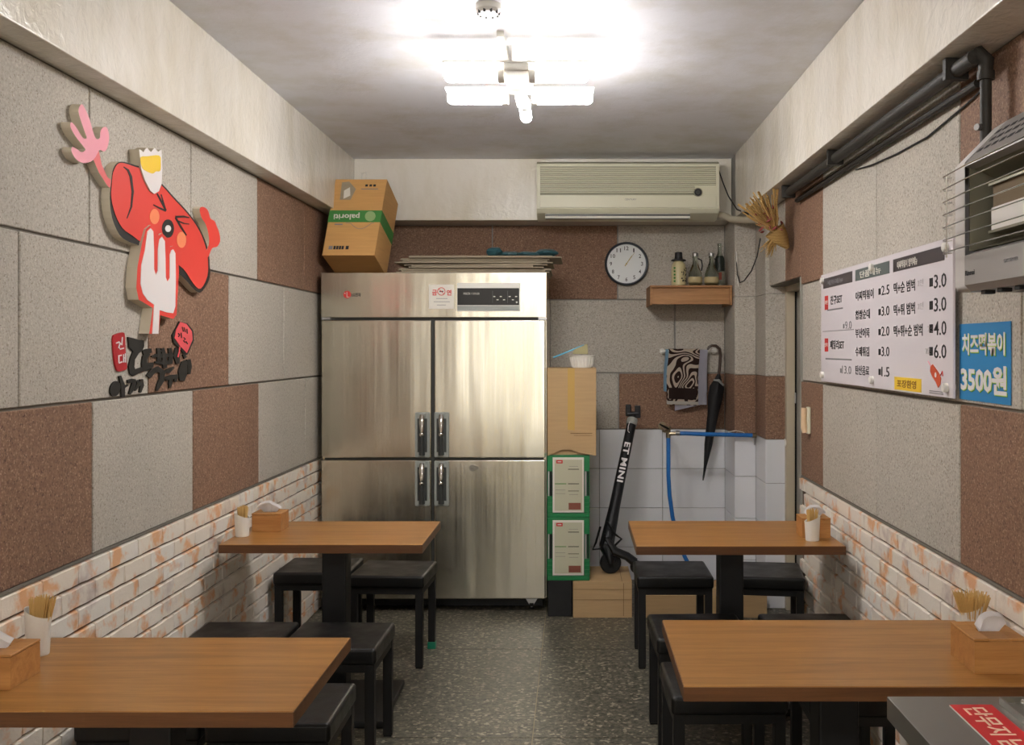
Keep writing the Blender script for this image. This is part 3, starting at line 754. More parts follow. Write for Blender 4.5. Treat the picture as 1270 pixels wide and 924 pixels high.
# ---------------------------------------------------------------- clock
cx, cz, r = .3335, 2.018, .139; yw = YB - .005
ck = thing('wall_clock', 'round wall clock with a dark rim and white dial', 'clock', (cx, yw, cz))
RX = Matrix.Translation((cx, yw, cz)) @ Matrix.Rotation(PI / 2, 4, 'X')
obj('rim', MB().lathe([(r - .006, 0), (r, .006), (r, .026), (r - .006, .034), (r - .013, .032), (r - .016, .014)], m=M_CLOCKR, n=48, xf=RX), None, ck)
obj('dial', MB().lathe([(r - .014, .010), (r - .014, .018)], m=M_CLOCKF, n=48, xf=RX), None, ck)
nm = MB(); yy = yw - .0182
for k in range(1, 13):
    a = PI / 2 - k * PI / 6; s = str(k); wd = .014 * len(s); hh = .025
    nm.text(s, M_INK, (cx + .099 * math.cos(a) - wd / 2, yy, cz + .099 * math.sin(a) - hh / 2), (1, 0, 0), (0, 0, 1), wd if k != 1 else .008, hh, .0006, .01)
obj('numerals', nm, None, ck)
for nme, L_, w_, ang, dy in (('hour_hand', .062, .0042, 33, .0215), ('minute_hand', .088, .003, 36, .0235)):
    a = math.radians(90 - ang); d = Vector((math.cos(a), 0, math.sin(a))); q = Vector((-d.z, 0, d.x)) * w_; c0 = Vector((cx, yw - dy, cz))
    obj(nme, MB().poly([c0 - d * .018 - q * .7, c0 + d * L_ - q * .3, c0 + d * L_ + q * .3, c0 - d * .018 + q * .7], (0, .001, 0), M_GOLD), None, ck)
obj('hub', MB().tube([(cx, yw - .018, cz), (cx, yw - .027, cz)], .005, M_GOLD, 12), None, ck)

# ---------------------------------------------------------------- shelf and its bottles
sx0, sx1, sy0, st_, sb = .46, .958, 6.10, 1.862, 1.742
sh = thing('wall_shelf', 'wooden box shelf under the air conditioner holding four bottles', 'shelf', (.74, YB - .004, sb))
obj('shelf_top', MB().box(sx0, sx1, sy0, YB - .005, st_ - .014, st_, r=.002), M_SHELF, sh)
obj('front_rail', MB().box(sx0 + .014, sx1 - .014, sy0 + .022, sy0 + .034, sb + .006, st_ - .014), M_SHELF, sh)
for x in (sx0, sx1 - .014): obj('side_panel', MB().box(x, x + .014, sy0 + .001, YB - .005, sb, st_ - .014, r=.002), M_SHELF, sh)
def bottle(name, label, x, y, prof, m, group=None):
    t = thing(name, label, 'bottle', (x, y, st_ + .0005), group)
    inner = [(max(rr_ - .0025, .001), zz) for rr_, zz in prof]
    obj('glass', MB().lathe(prof, x, y, st_ + .0005, m, 24), None, t, smooth=60)
    return t
rp = [(.028, 0), (.040, .006), (.044, .03), (.040, .075), (.024, .115), (.015, .14), (.013, .165), (.017, .17), (.017, .178), (.013, .182)]
for x, lb in ((.739, 'clear round-bellied glass bottle in the middle of the shelf, beside the hatted bottle'), (.838, 'clear round-bellied glass bottle beside the tall bottle on the shelf')):
    t = bottle('glass_bottle', lb, x, 6.15, rp, M_GLASS, 'clear bottles on the shelf')
    obj('cap', MB().lathe([(.0175, .178), (.0185, .186), (.0185, .198), (.012, .202)], x, 6.15, st_, M_AL, 16), None, t)
    obj('bottom_label', MB().lathe([(.0405, .012), (.0446, .03), (.0435, .052)], x, 6.15, st_, mat('faded_label', (176, 160, 120), .5), 24), None, t)
    hp = MB().tube([(x + .016, 6.15, st_ + .165), (x + .036, 6.135, st_ + .155), (x + .042, 6.135, st_ + .12), (x + .036, 6.135, st_ + .09)], .004, M_BLACKM, 6); obj('clip_handle', hp, None, t)
x = .903
tp_ = [(.030, 0), (.031, .004), (.031, .15), (.028, .175), (.013, .205), (.011, .25), (.0135, .252), (.0135, .262), (.012, .266)]
t = bottle('tall_bottle', 'tall slim glass bottle with a dark neck label at the right of the shelf', x - .003, 6.235, tp_, M_GLASS)
obj('neck_label', MB().lathe([(.0316, .095), (.0316, .15), (.029, .175), (.024, .186)], x - .003, 6.235, st_, M_GLASSG, 24), None, t)
obj('lettering', MB().box(x - .012, x + .006, 6.2025, 6.2045, st_ + .04, st_ + .085, M_AMBER), None, t)
x = .638
t = thing('painted_bottle', 'cream painted bottle wearing a small black hat on the shelf', 'bottle', (x, 6.15, st_ + .0005))
obj('body', MB().lathe([(.040, 0), (.045, .005), (.046, .10), (.040, .13), (.026, .148), (.018, .155)], x, 6.15, st_ + .0005, M_CREAMP, 24), None, t)
obj('hat', MB().lathe([(.020, .150), (.046, .150), (.044, .158), (.025, .164), (.022, .20), (.018, .204)], x, 6.15, st_ + .0005, M_INK, 24), None, t)
pm = MB(); rr = random.Random(4)
for k in range(26):
    a = rr.uniform(-PI * .42, PI * .05); zz = st_ + rr.uniform(.02, .115); c0 = Vector((x + .0465 * math.cos(a), 6.15 + .0465 * math.sin(a), zz)); nrm = Vector((math.cos(a), math.sin(a), 0))
    pm.tube([c0 - nrm * .001, c0 + nrm * .001], rr.uniform(.003, .006), M_INK, 6)
for k in range(5): pm.box(x - .034, x - .024, 6.15 - .046, 6.15 - .036, st_ + .02 + k * .02, st_ + .030 + k * .02, M_GREENB)
obj('painted_pattern', pm, None, t, kind='stuff')

# ---------------------------------------------------------------- dried flowers in the corner
df = thing('dried_flower_bunch', 'bunch of dried stalks in a woven straw cone hung in the right corner', 'dried flowers', (1.06, 5.12, 2.02))
# woven cone pointing to the lower right
axis = Vector((-.125, -.02, .16)); apex = Vector((1.078, 5.08, 1.985))
L_ = axis.length; q = axis.to_track_quat('Z', 'Y').to_matrix().to_4x4()
obj('straw_cone', MB().lathe([(.010, 0), (.026, .03), (.044, .07), (.056, .115), (.052, .115), (.02, .03)], m=M_WOVEN, n=18, xf=Matrix.Translation(apex) @ q), None, df)
sm = MB(); rr = random.Random(9); ctr = apex + axis * .45
for k in range(95):
    d = (axis.normalized() + Vector((rr.uniform(-.55, .55), rr.uniform(-.45, .3), rr.uniform(-.35, .45)))).normalized(); l = rr.uniform(.11, .25)
    p1 = ctr + d * l * .5 + Vector((rr.uniform(-.01, .01), 0, 0)); p2 = ctr + d * l
    p2.x = min(p2.x, 1.095); p1.x = min(p1.x, 1.09)
    sm.tube([ctr, p1, p2], [.0018, .0022, .0035 if k % 3 else .006], M_STRAW if k % 4 else M_WOVEN, 5)
obj('stalks', sm, None, df, kind='stuff')
sm = MB()
for k in range(34):
    p = ctr + axis * rr.uniform(.1, .6) + Vector((rr.uniform(-.055, .045), rr.uniform(-.05, .03), rr.uniform(-.03, .05))); p.x = min(p.x, 1.08)
    d = Vector((rr.uniform(-1, 1), rr.uniform(-1, 1), rr.uniform(-1, 1))).normalized() * .017
    sm.tube([p - d, p, p + d], [.002, .007, .002], M_STRAWR, 5)
obj('red_petals', sm, None, df, kind='stuff')
sm = MB()
for k in range(30):
    d = Vector((rr.uniform(-.75, .1), rr.uniform(-.4, .2), rr.uniform(-1, -.35))).normalized(); s_ = apex + axis * .35; s_.x -= .02
    p2 = s_ + d * rr.uniform(.05, .115); sm.tube([s_, (s_ + p2) / 2 + Vector((0, 0, .006)), p2], [.002, .0035, .0015], M_WOVEN, 5)
obj('frayed_straw', sm, None, df, kind='stuff')

# ---------------------------------------------------------------- ceiling lamp and added rear fill lamp
def cross_lamp(LX, LY, label):
    lp = thing('ceiling_lamp', label, 'lamp', (LX, LY, ZC))
    obj('housing', MB().box(LX - .05, LX + .05, LY - .27, LY + .08, 2.48, 2.52, r=.012), M_WHITEP, lp)
    obj('stem', MB().box(LX - .028, LX + .028, LY - .05, LY + .05, 2.52, ZC - .001, r=.004), M_WHITEP, lp)
    obj('arm_shield_plate', MB().box(LX - .285, LX + .285, LY - .04, LY + .04, 2.475, 2.481), M_WHITEP, lp)  # arm plate widened to block tube light from the ceiling
    obj('arm_shield_plate', MB().box(LX - .265, LX + .265, LY - .275, LY - .185, 2.509, 2.515), M_WHITEP, lp)  # made wider still, to shield the ceiling from the front tubes
    obj('arm_shield_plate', MB().box(LX - .024, LX + .024, LY + .08, LY + .25, 2.473, 2.479), M_WHITEP, lp)
    def ltube(p0, p1, r=.023):
        p0, p1 = Vector(p0), Vector(p1); d = (p1 - p0).normalized()
        obj('tube', MB().tube([p0, p0 + d * .006, p1 - d * .012, p1], [r, r, r, r * .55], M_TUBE, 14), None, lp)
        obj('socket', MB().tube([p0 - d * .02, p0 + d * .004], r + .003, M_WHITEP, 14), None, lp)
    for s in (-1, 1):
        ltube((LX + s * .065, LY, 2.447), (LX + s * .280, LY, 2.448))
        ltube((LX + s * .065, LY - .23, 2.477), (LX + s * .262, LY - .23, 2.478), .029)
    ltube((LX + .012, LY + .09, 2.445), (LX + .012, LY + .265, 2.43))
    obj('cable_duct', MB().box(LX - .075, LX - .05, LY - .205, LY + .285, ZC - .024, ZC - .001, r=.002), M_WHITEP, lp)
cross_lamp(-.209, 3.90, 'lit cross-shaped ceiling lamp with bright white tube arms')
cross_lamp(-.20, -.1, 'added cross-shaped fill lamp, unseen behind the viewpoint')  # unseen copy of the lamp, added as fill from behind the camera
mb = MB().lathe([(.045, 0), (.045, -.018), (.036, -.030), (.018, -.034)], -.29, 3.42, ZC - .0005, M_WHITEP, 24)
for k in range(10):
    a = 2 * PI * k / 10; mb.box(-.29 + .036 * math.cos(a) - .004, -.29 + .036 * math.cos(a) + .004, 3.42 + .036 * math.sin(a) - .004, 3.42 + .036 * math.sin(a) + .004, ZC - .036, ZC - .024, M_DPLAST)
single('ceiling_detector', mb, None, 'small round white detector on the ceiling in front of the lamp', 'detector', (-.29, 3.42, ZC - .0005))
# ---------------------------------------------------------------- pipes under the right beam
pp = thing('gas_pipe', 'dusty black pipe running under the right beam and down to the heater', 'pipe', (1.05, 3.8, 2.235))
obj('long_pipe', MB().tube([(1.035, 2.60, 2.232), (1.035, 4.93, 2.232)], .021, M_PIPE, 12), None, pp)
obj('drop_pipe', MB().tube([(1.062, 2.60, 2.235), (1.062, 2.60, 1.90)], .0145, M_PIPE, 12), None, pp)
obj('elbow', MB().tube([(1.035, 2.63, 2.232), (1.05, 2.61, 2.240), (1.062, 2.60, 2.222), (1.062, 2.60, 2.185)], [.023, .0235, .021, .017], M_PIPE, 12).lathe([(.022, 0), (.022, .022)], 1.062, 2.60, 2.172, M_PIPE, 14), None, pp)
for y in (2.72, 3.98, 4.85): obj('bracket', MB().box(1.002, 1.066, y, y + .022, 2.206, ZB - .001, r=.002), M_PIPE, pp)
obj('valve_cap', MB().tube([(1.046, 2.60, 2.05), (1.036, 2.595, 2.05)], .009, M_AL, 10), None, pp)
single('conduit', MB().tube([(1.09, 2.72, 2.196), (1.09, 3.6, 2.20), (1.09, 4.93, 2.204)], .012, M_PIPE, 10), None, 'thin gray conduit along the wall below the black pipe', 'pipe', (1.086, 3.6, 2.20))
single('slack_cable', MB().tube([(1.104, 2.72, 2.18), (1.104, 2.85, 2.165), (1.104, 3.15, 2.14), (1.104, 3.45, 2.145), (1.104, 3.75, 2.16), (1.104, 3.95, 2.18)], .003, M_WIRE, 6), None, 'thin black slack cable sagging across the upper right wall', 'cable', (1.10, 3.15, 2.15))
# ---------------------------------------------------------------- wall heater
ht = thing('wall_heater', 'gray gas radiant heater with wire guard, high on the right wall', 'heater', (1.10, 1.9, 1.62))
hy0, hy1 = 1.35, 2.50
b = MB()
b.box(1.045, XR - .0015, hy0, hy1 - .03, 1.63, 2.0, M_HEAT)
b.poly([(.945, hy0 + .0, 1.615), (.93, hy0, 1.63), (.93, hy0, 1.70), (.965, hy0, 1.715), (1.05, hy0, 1.715), (1.05, hy0, 1.615)], (0, hy1 - .1 - hy0, 0), M_HEAT)
obj('body', b, None, ht)
b = MB(); b.poly([(.93, hy0, 1.912), (.932, hy0, 1.922), (1.03, hy0, 2.022), (1.045, hy0, 2.022), (1.06, hy0, 2.01), (1.06, hy0, 1.95), (.95, hy0, 1.905)], (0, hy1 - .1 - hy0, 0), M_HEAT); obj('hood', b, None, ht)
b = MB(); ys = [(hy1 - .101, 0), (hy1 - .03, .004), (hy1 - .008, .016), (hy1, .04)]
for (ya, ia), (yb2, ib) in zip(ys, ys[1:]):
    pr0 = [(.945, 1.615), (.93, 1.63), (.93, 1.922), (1.03, 2.022), (1.108, 2.022), (1.108, 1.615)]
    def rg(y, i): return [b.bm.verts.new((max(x, .93 + i) if x < 1.1 else x, y, min(max(zz, 1.615 + i * .4), 2.022 - i * .7))) for x, zz in pr0]
    A, B2 = rg(ya, ia), rg(yb2, ib)
    for k in range(6): b.bm.faces.new((A[k], A[(k + 1) % 6], B2[(k + 1) % 6], B2[k]))
b.bm.faces.new(B2); bmesh.ops.remove_doubles(b.bm, verts=b.bm.verts[:], dist=.0001); bmesh.ops.recalc_face_normals(b.bm, faces=b.bm.faces[:]); obj('end_cap', b, M_HEATL, ht, smooth=50)
b = MB(); b.poly([(.95, hy0, 1.712), (1.03, hy0, 1.74), (1.03, hy0, 1.87), (.94, hy0, 1.912), (1.046, hy0, 1.912), (1.046, hy0, 1.712)], (0, hy1 - .1 - hy0, 0), M_HEATD); b.box(.94, 1.045, hy1 - .106, hy1 - .1005, 1.712, 1.915, M_HEATD); obj('reflector', b, None, ht)
for (ya, yb2) in ((1.98, 2.33), (1.55, 1.92)):
    b = MB(); b.box(.964, 1.029, ya, yb2, 1.752, 1.805, M_CERAM, r=.002); b.box(.968, 1.029, ya, yb2, 1.805, 1.855, M_SOOT, r=.002); b.box(.960, 1.029, ya - .006, yb2 + .006, 1.746, 1.752, M_HEATD).box(.960, 1.029, ya - .006, yb2 + .006, 1.855, 1.861, M_HEATD); obj('burner', b, None, ht)
b = MB()
for row in range(3):
    u = .25 + row * .22
    for k in range(24):
        y = hy1 - .14 - k * .042 - (row % 2) * .02
        if y < hy0 + .03: continue
        c0 = Vector((.932 + .098 * u, y, 1.922 + .1 * u)); d = Vector((.098, 0, .1)).normalized() * .006; nn_ = Vector((-.1, 0, .098)).normalized()
        b.poly([c0 - d + nn_ * .0004, c0 - d + Vector((0, .026, 0)) + nn_ * .0004, c0 + d + Vector((0, .026, 0)) + nn_ * .0004, c0 + d + nn_ * .0004], nn_ * .0006, M_INK)
obj('vent_slot', b, None, ht, kind='stuff')
for k in range(7):
    zz = 1.713 + k * .0311
    pts = [(.935, hy1 + .002 - .01, zz + .002), (.915, hy1 - .004, zz), (.905, hy1 - .03, zz), (.895, hy1 - .2, zz), (.890, 1.9, zz), (.895, hy0 + .1, zz), (.93, hy0 + .01, zz)]
    obj('guard_wire', MB().tube(pts, .0016, M_CHROME, 6), None, ht)
obj('guard_stay', MB().tube([(.904, hy1 - .055, 1.70), (.904, hy1 - .055, 1.905)], .0016, M_CHROME, 6), None, ht)
obj('lettering', MB().text('Rinnai', M_INK, (.9296, 2.395, 1.652), (0, -1, 0), (0, 0, 1), .055, .012, .0006, .02), None, ht)
obj('model_text', MB().text('GAS HEATER', M_INKG, (.9296, 2.18, 1.665), (0, -1, 0), (0, 0, 1), .07, .008, .0006), None, ht)
for k in range(8): obj('underside_clip', MB().box(.95, .975, 2.33 - k * .09, 2.355 - k * .09, 1.606, 1.6155, M_BLACKM, r=.002), None, ht)
# ---------------------------------------------------------------- menu board
XM = 1.088
mn = thing('menu_board', 'white menu board with dark header bars and prices on the right wall', 'menu', (1.10, 3.67, 1.565))
obj('board', MB().box(XM, XM + .008, 2.894, 4.44, 1.335, 1.802, r=.0015, seg=1), M_BOARD, mn)
for y in (4.40, 3.67, 2.94):
    for zz in (1.365, 1.775):
        o = obj('standoff', MB().tube([(XM - .014, y, zz), (XM - .012, y, zz), (XM, y, zz), (XR - .0005, y, zz)], [.010, .014, .014, .012], M_WHITEP, 14), None, mn)
bars = MB()
for (ya, yb2, mm) in ((3.94, 4.395, M_DARKBAR), (3.476, 3.896, M_TEALBAR), (2.96, 3.434, M_DARKBAR)): bars.box(XM - .0012, XM + .001, ya, yb2, 1.739, 1.782, mm)
obj('header_bar', bars, None, mn)
def rt(mb, s, y, z, w_, h, m, bold=.015, x=XM): mb.text(s, m, (x - .0003, y, z), (0, -1, 0), (0, 0, 1), w_, h, .0007, bold)
t_ = MB()
rt(t_, '세트메뉴', 4.33, 1.748, .26, .022, M_INKG, x=XM - .0012); rt(t_, '단품메뉴', 3.83, 1.746, .26, .026, M_PAPER, x=XM - .0012); rt(t_, '아찌떡볶이 범벅메뉴', 3.39, 1.746, .20, .026, M_PAPER, .01, x=XM - .0012)
for s, zz, w_ in (('아찌떡볶이', 1.662, .235), ('찹쌀순대', 1.590, .19), ('부산어묵', 1.520, .185), ('수제튀김', 1.450, .18), ('탄산음료', 1.379, .18)): rt(t_, s, 3.895, zz, w_, .036, M_INK)
for s, zz in (('2.5', 1.667), ('3.0', 1.594), ('2.0', 1.523), ('3.0', 1.452), ('1.5', 1.381)):
    rt(t_, s, 3.565, zz, .088, .034, M_INK, .004); t_.box(XM - .001, XM + .001, 3.575, 3.600, zz + .004, zz + .026, M_INK)
for s, zz, w_ in (('떡+순 범벅', 1.664, .215), ('떡+튀 범벅', 1.590, .215), ('떡+튀+순 범벅', 1.519, .285)): rt(t_, s, 3.43, zz, w_, .038, M_INK)
for s, zz in (('3.0', 1.660), ('3.0', 1.590), ('4.0', 1.519), ('6.0', 1.450)):
    rt(t_, s, 3.045, zz, .10, .042, M_INK, .006); t_.box(XM - .001, XM + .001, 3.056, 3.084, zz + .008, zz + .034, M_INK)
rt(t_, '친구SET', 4.275, 1.664, .185, .038, M_INK); rt(t_, '패밀리SET', 4.28, 1.476, .22, .038, M_INK)
rt(t_, '9.0', 4.045, 1.556, .095, .032, M_INKG, 0); rt(t_, '13.0', 4.09, 1.378, .135, .032, M_INKG, 0)
for zz, m_ in ((1.560, M_INKG), (1.380, M_INKG)): t_.box(XM - .001, XM + .001, 4.055 + (.045 if zz < 1.5 else 0), 4.075 + (.045 if zz < 1.5 else 0), zz, zz + .018, m_)
for ya, yb2, zz in ((3.92, 4.41, 1.552), (4.08, 4.33, 1.640), (3.95, 4.36, 1.432)): t_.box(XM - .0006, XM + .001, ya, yb2, zz, zz + (.0025 if zz == 1.552 else .006), M_INKG)
for y, zz in ((3.19, 1.675), (3.19, 1.602), (3.10, 1.530), (3.12, 1.462)): rt(t_, '2인', y, zz, .05, .022, mat('pale_gray_ink', (184, 178, 180), .6), 0)
obj('menu_lettering', t_, None, mn, kind='stuff')
tg = MB()
for a, b2 in ((1.646, 1.706), (1.466, 1.523)): tg.box(XM - .001, XM + .001, 4.315, 4.372, a, b2, M_RED)
rt(tg, '추천', 4.366, 1.668, .045, .018, M_PAPER, x=XM - .001); rt(tg, '인기', 4.366, 1.486, .045, .018, M_PAPER, x=XM - .001)
obj('red_tag', tg, None, mn)
yl = MB().box(XM - .0014, XM + .001, 3.157, 3.42, 1.341, 1.384, M_YEL, r=.0006, seg=1); rt(yl, '포장환영', 3.39, 1.350, .19, .026, mat('brown_ink', (150, 104, 40), .6), x=XM - .0014); obj('yellow_label', yl, None, mn)
lgm = MB(); P2 = lambda pts: [(XM - .0004, y, z) for y, z in pts]
lgm.poly(P2([(3.075, 1.425), (3.055, 1.432), (3.03, 1.420), (3.0, 1.405), (2.985, 1.39), (2.992, 1.372), (3.01, 1.362), (3.03, 1.378), (3.06, 1.395), (3.078, 1.41)]), (-.0008, 0, 0), mat('orange_red_print', (206, 84, 50), .5))
lgm.tube(P2([(2.99, 1.40), (2.975, 1.412), (2.972, 1.398)]), .002, M_RED, 5); lgm.tube([(XM - .0004, 3.095, 1.44), (XM - .0004, 3.07, 1.425)], .002, M_PINK, 5); lgm.tube([(XM - .0012, 3.03, 1.40), (XM - .0018, 3.03, 1.40)], .008, M_WHITEF, 8)
lgm.box(XM - .001, XM + .001, 2.97, 3.085, 1.349, 1.352, M_INKG).box(XM - .001, XM + .001, 2.97, 3.085, 1.343, 1.346, M_INKG)
obj('emblem', lgm, None, mn)
# blue price sign
XS = XR - .0015
bs = thing('price_sign', 'blue paper price sign reading 3500 beside the menu board', 'sign', (XR, 2.73, 1.44))
obj('sheet', MB().box(XS - .0015, XS, 2.555, 2.895, 1.335, 1.549), M_BLUE, bs)
g = MB(); g2 = MB()
for dx, dz, mm, xx in ((-.004, -.004, M_GREENB, 0), (-.002, -.002, M_LIME, .0005), (0, 0, M_WHITEF, .001)):
    g.text('치즈떡볶이', mm, (XS - .0016 - xx, 2.872 + dx, 1.462 + dz), (0, -1, 0), (0, 0, 1), .285, .060, .0006, .024)
    g2.text('3500원', mm, (XS - .0016 - xx, 2.882 + dx, 1.358 + dz), (0, -1, 0), (0, 0, 1), .305, .076, .0006, .032)
obj('dish_lettering', g, None, bs); obj('price_lettering', g2, None, bs)
# wall handle by the doorway
hs = thing('intercom_handset', 'small beige handset on the brown panel near the doorway', 'intercom', (1.10, 4.735, 1.11))
obj('base', MB().box(XR - .018, XR - .001, 4.715, 4.755, 1.078, 1.205, r=.006), M_BEIGEP, hs); obj('handset', MB().tube([(XR - .024, 4.735, 1.085), (XR - .030, 4.735, 1.11), (XR - .032, 4.735, 1.15), (XR - .028, 4.735, 1.20)], [.014, .015, .012, .015], mat('pale_peach_plastic', (224, 196, 160), .45), 10), None, hs)
hk = MB().tube([(1.2, 5.728, .96), (1.2, 5.700, .955), (1.2, 5.695, .94), (1.2, 5.71, .93)], .008, M_WHITEP, 8)
single('wall_hook', hk, None, 'small white hook on the tiles beside the doorway', 'hook', (1.2, 5.728, .955))

# ---------------------------------------------------------------- left wall sign
def wp(x, y, X=-1.422):
    s = (VX - x) / -X; return (X, F / s, EYE + (VY - y) / s)
sg = thing('wall_sign', 'red cartoon cut-out sign with a white fork and raised pink hand on the left wall', 'sign', (XL + .001, 3.2, 1.8))
def layer(name, pts, X, th, m, mside=M_FOAM, label=None, parent=sg):
    return obj(name, MB().poly([wp(x, y, X) for x, y in pts], (-th, 0, 0), m, mside), None, parent, smooth=0, label=label)
def crv(pts, n=4):     # closed Catmull-Rom through the traced outline
    out = []; N = len(pts)
    for i in range(N):
        p0, p1, p2, p3 = pts[i - 1], pts[i], pts[(i + 1) % N], pts[(i + 2) % N]
        for k in range(n):
            t = k / n; out.append(tuple(.5 * (2 * p1[a] + (p2[a] - p0[a]) * t + (2 * p0[a] - 5 * p1[a] + 4 * p2[a] - p3[a]) * t * t + (3 * p1[a] - p0[a] - 3 * p2[a] + p3[a]) * t ** 3) for a in (0, 1)))
    return out
c1_ = lambda pts: [(x / 4.2, y / 4.2 + 90) for x, y in pts]
c2_ = lambda pts: [(x / 4.2 + 60, y / 4.2 + 300) for x, y in pts]
XF = -1.422; BT = -XL + XF     # back thickness so the foam reaches the wall
TH_ = abs(XL - XF) - .0005
hand = c1_([(487, 455), (440, 472), (400, 455), (374, 415), (376, 388), (400, 398), (425, 415), (445, 402), (432, 382), (392, 330), (368, 285), (370, 258), (395, 282), (430, 338), (452, 340), (438, 300), (412, 220), (411, 185), (425, 165), (442, 185), (466, 240), (488, 318), (502, 345), (520, 340), (524, 302), (542, 283), (560, 292), (569, 340), (558, 395), (540, 412), (517, 405)])
layer('hand', crv(hand, 3) , XF, TH_, M_PINK, label='pink waving hand')
layer('arm', c1_([(487, 455), (515, 408), (530, 480), (560, 545), (592, 570), (590, 615), (560, 590), (515, 520)]), XF - .002, TH_ - .002, mat('arm_red_pink', (230, 110, 110), .5))
body = [(138.8, 227), (140.3, 214), (145, 204.5), (152, 202), (167, 206.7), (178, 211), (201, 230.5), (214, 245), (229, 261), (241, 276), (250, 292), (256, 310), (258, 325), (257, 343), (249, 358), (240, 352), (227, 333), (205, 318), (176, 301), (164, 292), (152, 283), (143, 266), (138, 245)]
shade = [(137.8, 227), (139.5, 212), (145, 202.5), (153, 200.6), (168, 205), (179, 209), (202, 229), (215.5, 244), (230.5, 260), (242.5, 275.5), (251.5, 291), (258, 309), (260, 325), (260, 345), (251, 361), (243, 361), (226, 343), (205, 328), (176, 306.5), (160, 300), (148, 291), (139, 270), (136, 246)]
layer('outline_board', crv(shade, 3), XF - .001, TH_ - .001, M_BLK)
layer('body_panel', crv(body, 3), XF + .001, .0025, M_REDS, M_BLK, 'red body')
forko = [(181, 284), (187, 279), (193, 284), (197, 292), (201, 289), (207, 295), (211, 306), (215, 305), (220.5, 311), (222, 336), (220, 372), (219, 390.5), (215, 395.5), (199, 391), (196.5, 414), (185, 414), (189.5, 382), (172, 371.5), (169, 357), (170.5, 331), (176, 302)]
layer('fork_board', forko, XF + .008, TH_ + .008, M_REDS, M_FOAM)
forkw = [(180, 310), (183, 287), (187, 283), (190.3, 287), (191.2, 310), (191.2, 334), (193.3, 341), (195.8, 336), (196, 310), (197.8, 297), (201, 293.6), (204.6, 299), (205.3, 320), (205.7, 344), (207.8, 349.5), (210.6, 345), (210.8, 316), (212.5, 310.5), (215, 309.2), (217.6, 314), (218.2, 345), (217.5, 380), (215, 388.5), (207, 387.5), (198, 384.5), (196.6, 414), (189, 414), (191.3, 378), (183, 372), (177.5, 364), (174.5, 352), (175.5, 328.6)]
layer('fork', forkw, XF + .0095, .0015, M_WHITEF, M_WHITEF, 'white fork')
egg = c1_([(725, 400), (735, 404), (747, 415), (757, 398), (767, 391), (777, 405), (787, 414), (797, 400), (806, 392), (816, 405), (826, 412), (834, 404), (842, 402), (846, 500), (842, 580), (828, 618), (805, 632), (783, 615), (755, 560), (735, 500)])
layer('egg', egg, XF + .006, TH_ + .006, M_WHITEF, M_FOAM, 'white egg piece')
layer('yolk', crv(c1_([(733, 442), (770, 436), (830, 432), (838, 470), (835, 512), (812, 515), (795, 526), (760, 512), (740, 492)]), 3), XF + .007, .001, M_YEL, M_YEL)
hand2 = [(247.6, 259), (252, 256.5), (258, 261), (261, 271), (266, 274), (269, 281), (272, 289), (273, 299.5), (269, 306), (263, 308), (258, 319), (254.5, 315), (259, 303), (258.5, 290), (255, 278), (250, 270)]
layer('hand', crv(hand2, 3), XF, TH_, M_REDS, label='small red raised hand')
def blob(cx, cy, rx, ry, n=18, rot=0): return [(cx + rx * math.cos(2 * PI * k / n) * math.cos(rot) - ry * math.sin(2 * PI * k / n) * math.sin(rot), cy + rx * math.cos(2 * PI * k / n) * math.sin(rot) + ry * math.sin(2 * PI * k / n) * math.cos(rot)) for k in range(n)]
XG = XF + .0022
layer('cheek', blob(191.8, 268.6, 6, 9.6), XG, .001, M_ORANGE, M_ORANGE); layer('cheek', blob(225.2, 297.5, 5.8, 10), XG, .001, M_ORANGE, M_ORANGE)
layer('nose', blob(208.5, 283.5, 7.4, 11.5), XG, .001, M_BLK, M_BLK); layer('nose_highlight', blob(208.6, 283.5, 3.6, 4.2), XG + .001, .001, M_WHITEF, M_WHITEF)
NB = [0]
def brush(mb, pts, ws, X, m, th=.001, mside=None):
    """a brush stroke of varying width on the wall plane"""
    NB[0] += 1; X = X + (NB[0] % 7) * .00012
    L1, R1 = [], []
    for i, (x, y) in enumerate(pts):
        a = pts[max(i - 1, 0)]; b = pts[min(i + 1, len(pts) - 1)]; dx, dy = b[0] - a[0], b[1] - a[1]; l = math.hypot(dx, dy) or 1
        w_ = ws[i] if isinstance(ws, (list, tuple)) else ws; L1.append((x - dy / l * w_, y + dx / l * w_)); R1.append((x + dy / l * w_, y - dx / l * w_))
    for i in range(len(pts) - 1):
        qd = [L1[i], L1[i + 1], R1[i + 1], R1[i]]
        mb.poly([wp(x, y, X) for x, y in qd], (-th, 0, 0), m, mside or m)
ey = MB()
brush(ey, [(195, 240), (201, 251), (206, 261)], [.8, 1.2, 1.0], XG, M_BLK); brush(ey, [(206, 261.5), (198, 258), (190.5, 254)], [1.2, 1.0, .6], XG, M_BLK); brush(ey, [(200, 241), (205, 258)], [.6, .7], XG, M_BLK)
brush(ey, [(231.5, 292), (225, 282), (218, 270)], [.7, 1.1, 1.1], XG, M_BLK); brush(ey, [(218, 269), (228, 268.5), (235, 270)], [1.4, 1.2, .6], XG, M_BLK); brush(ey, [(221, 274), (228, 277), (235, 278)], [.8, .8, .5], XG, M_BLK)
brush(ey, [(153.5, 207), (159, 211), (162.5, 219), (164.8, 237.6), (163, 256.7), (157.6, 271)], [.5, 1.2, 1.5, 1.3, 1.0, .4], XG, M_BLK)
obj('face_lines', ey, None, sg, smooth=0)
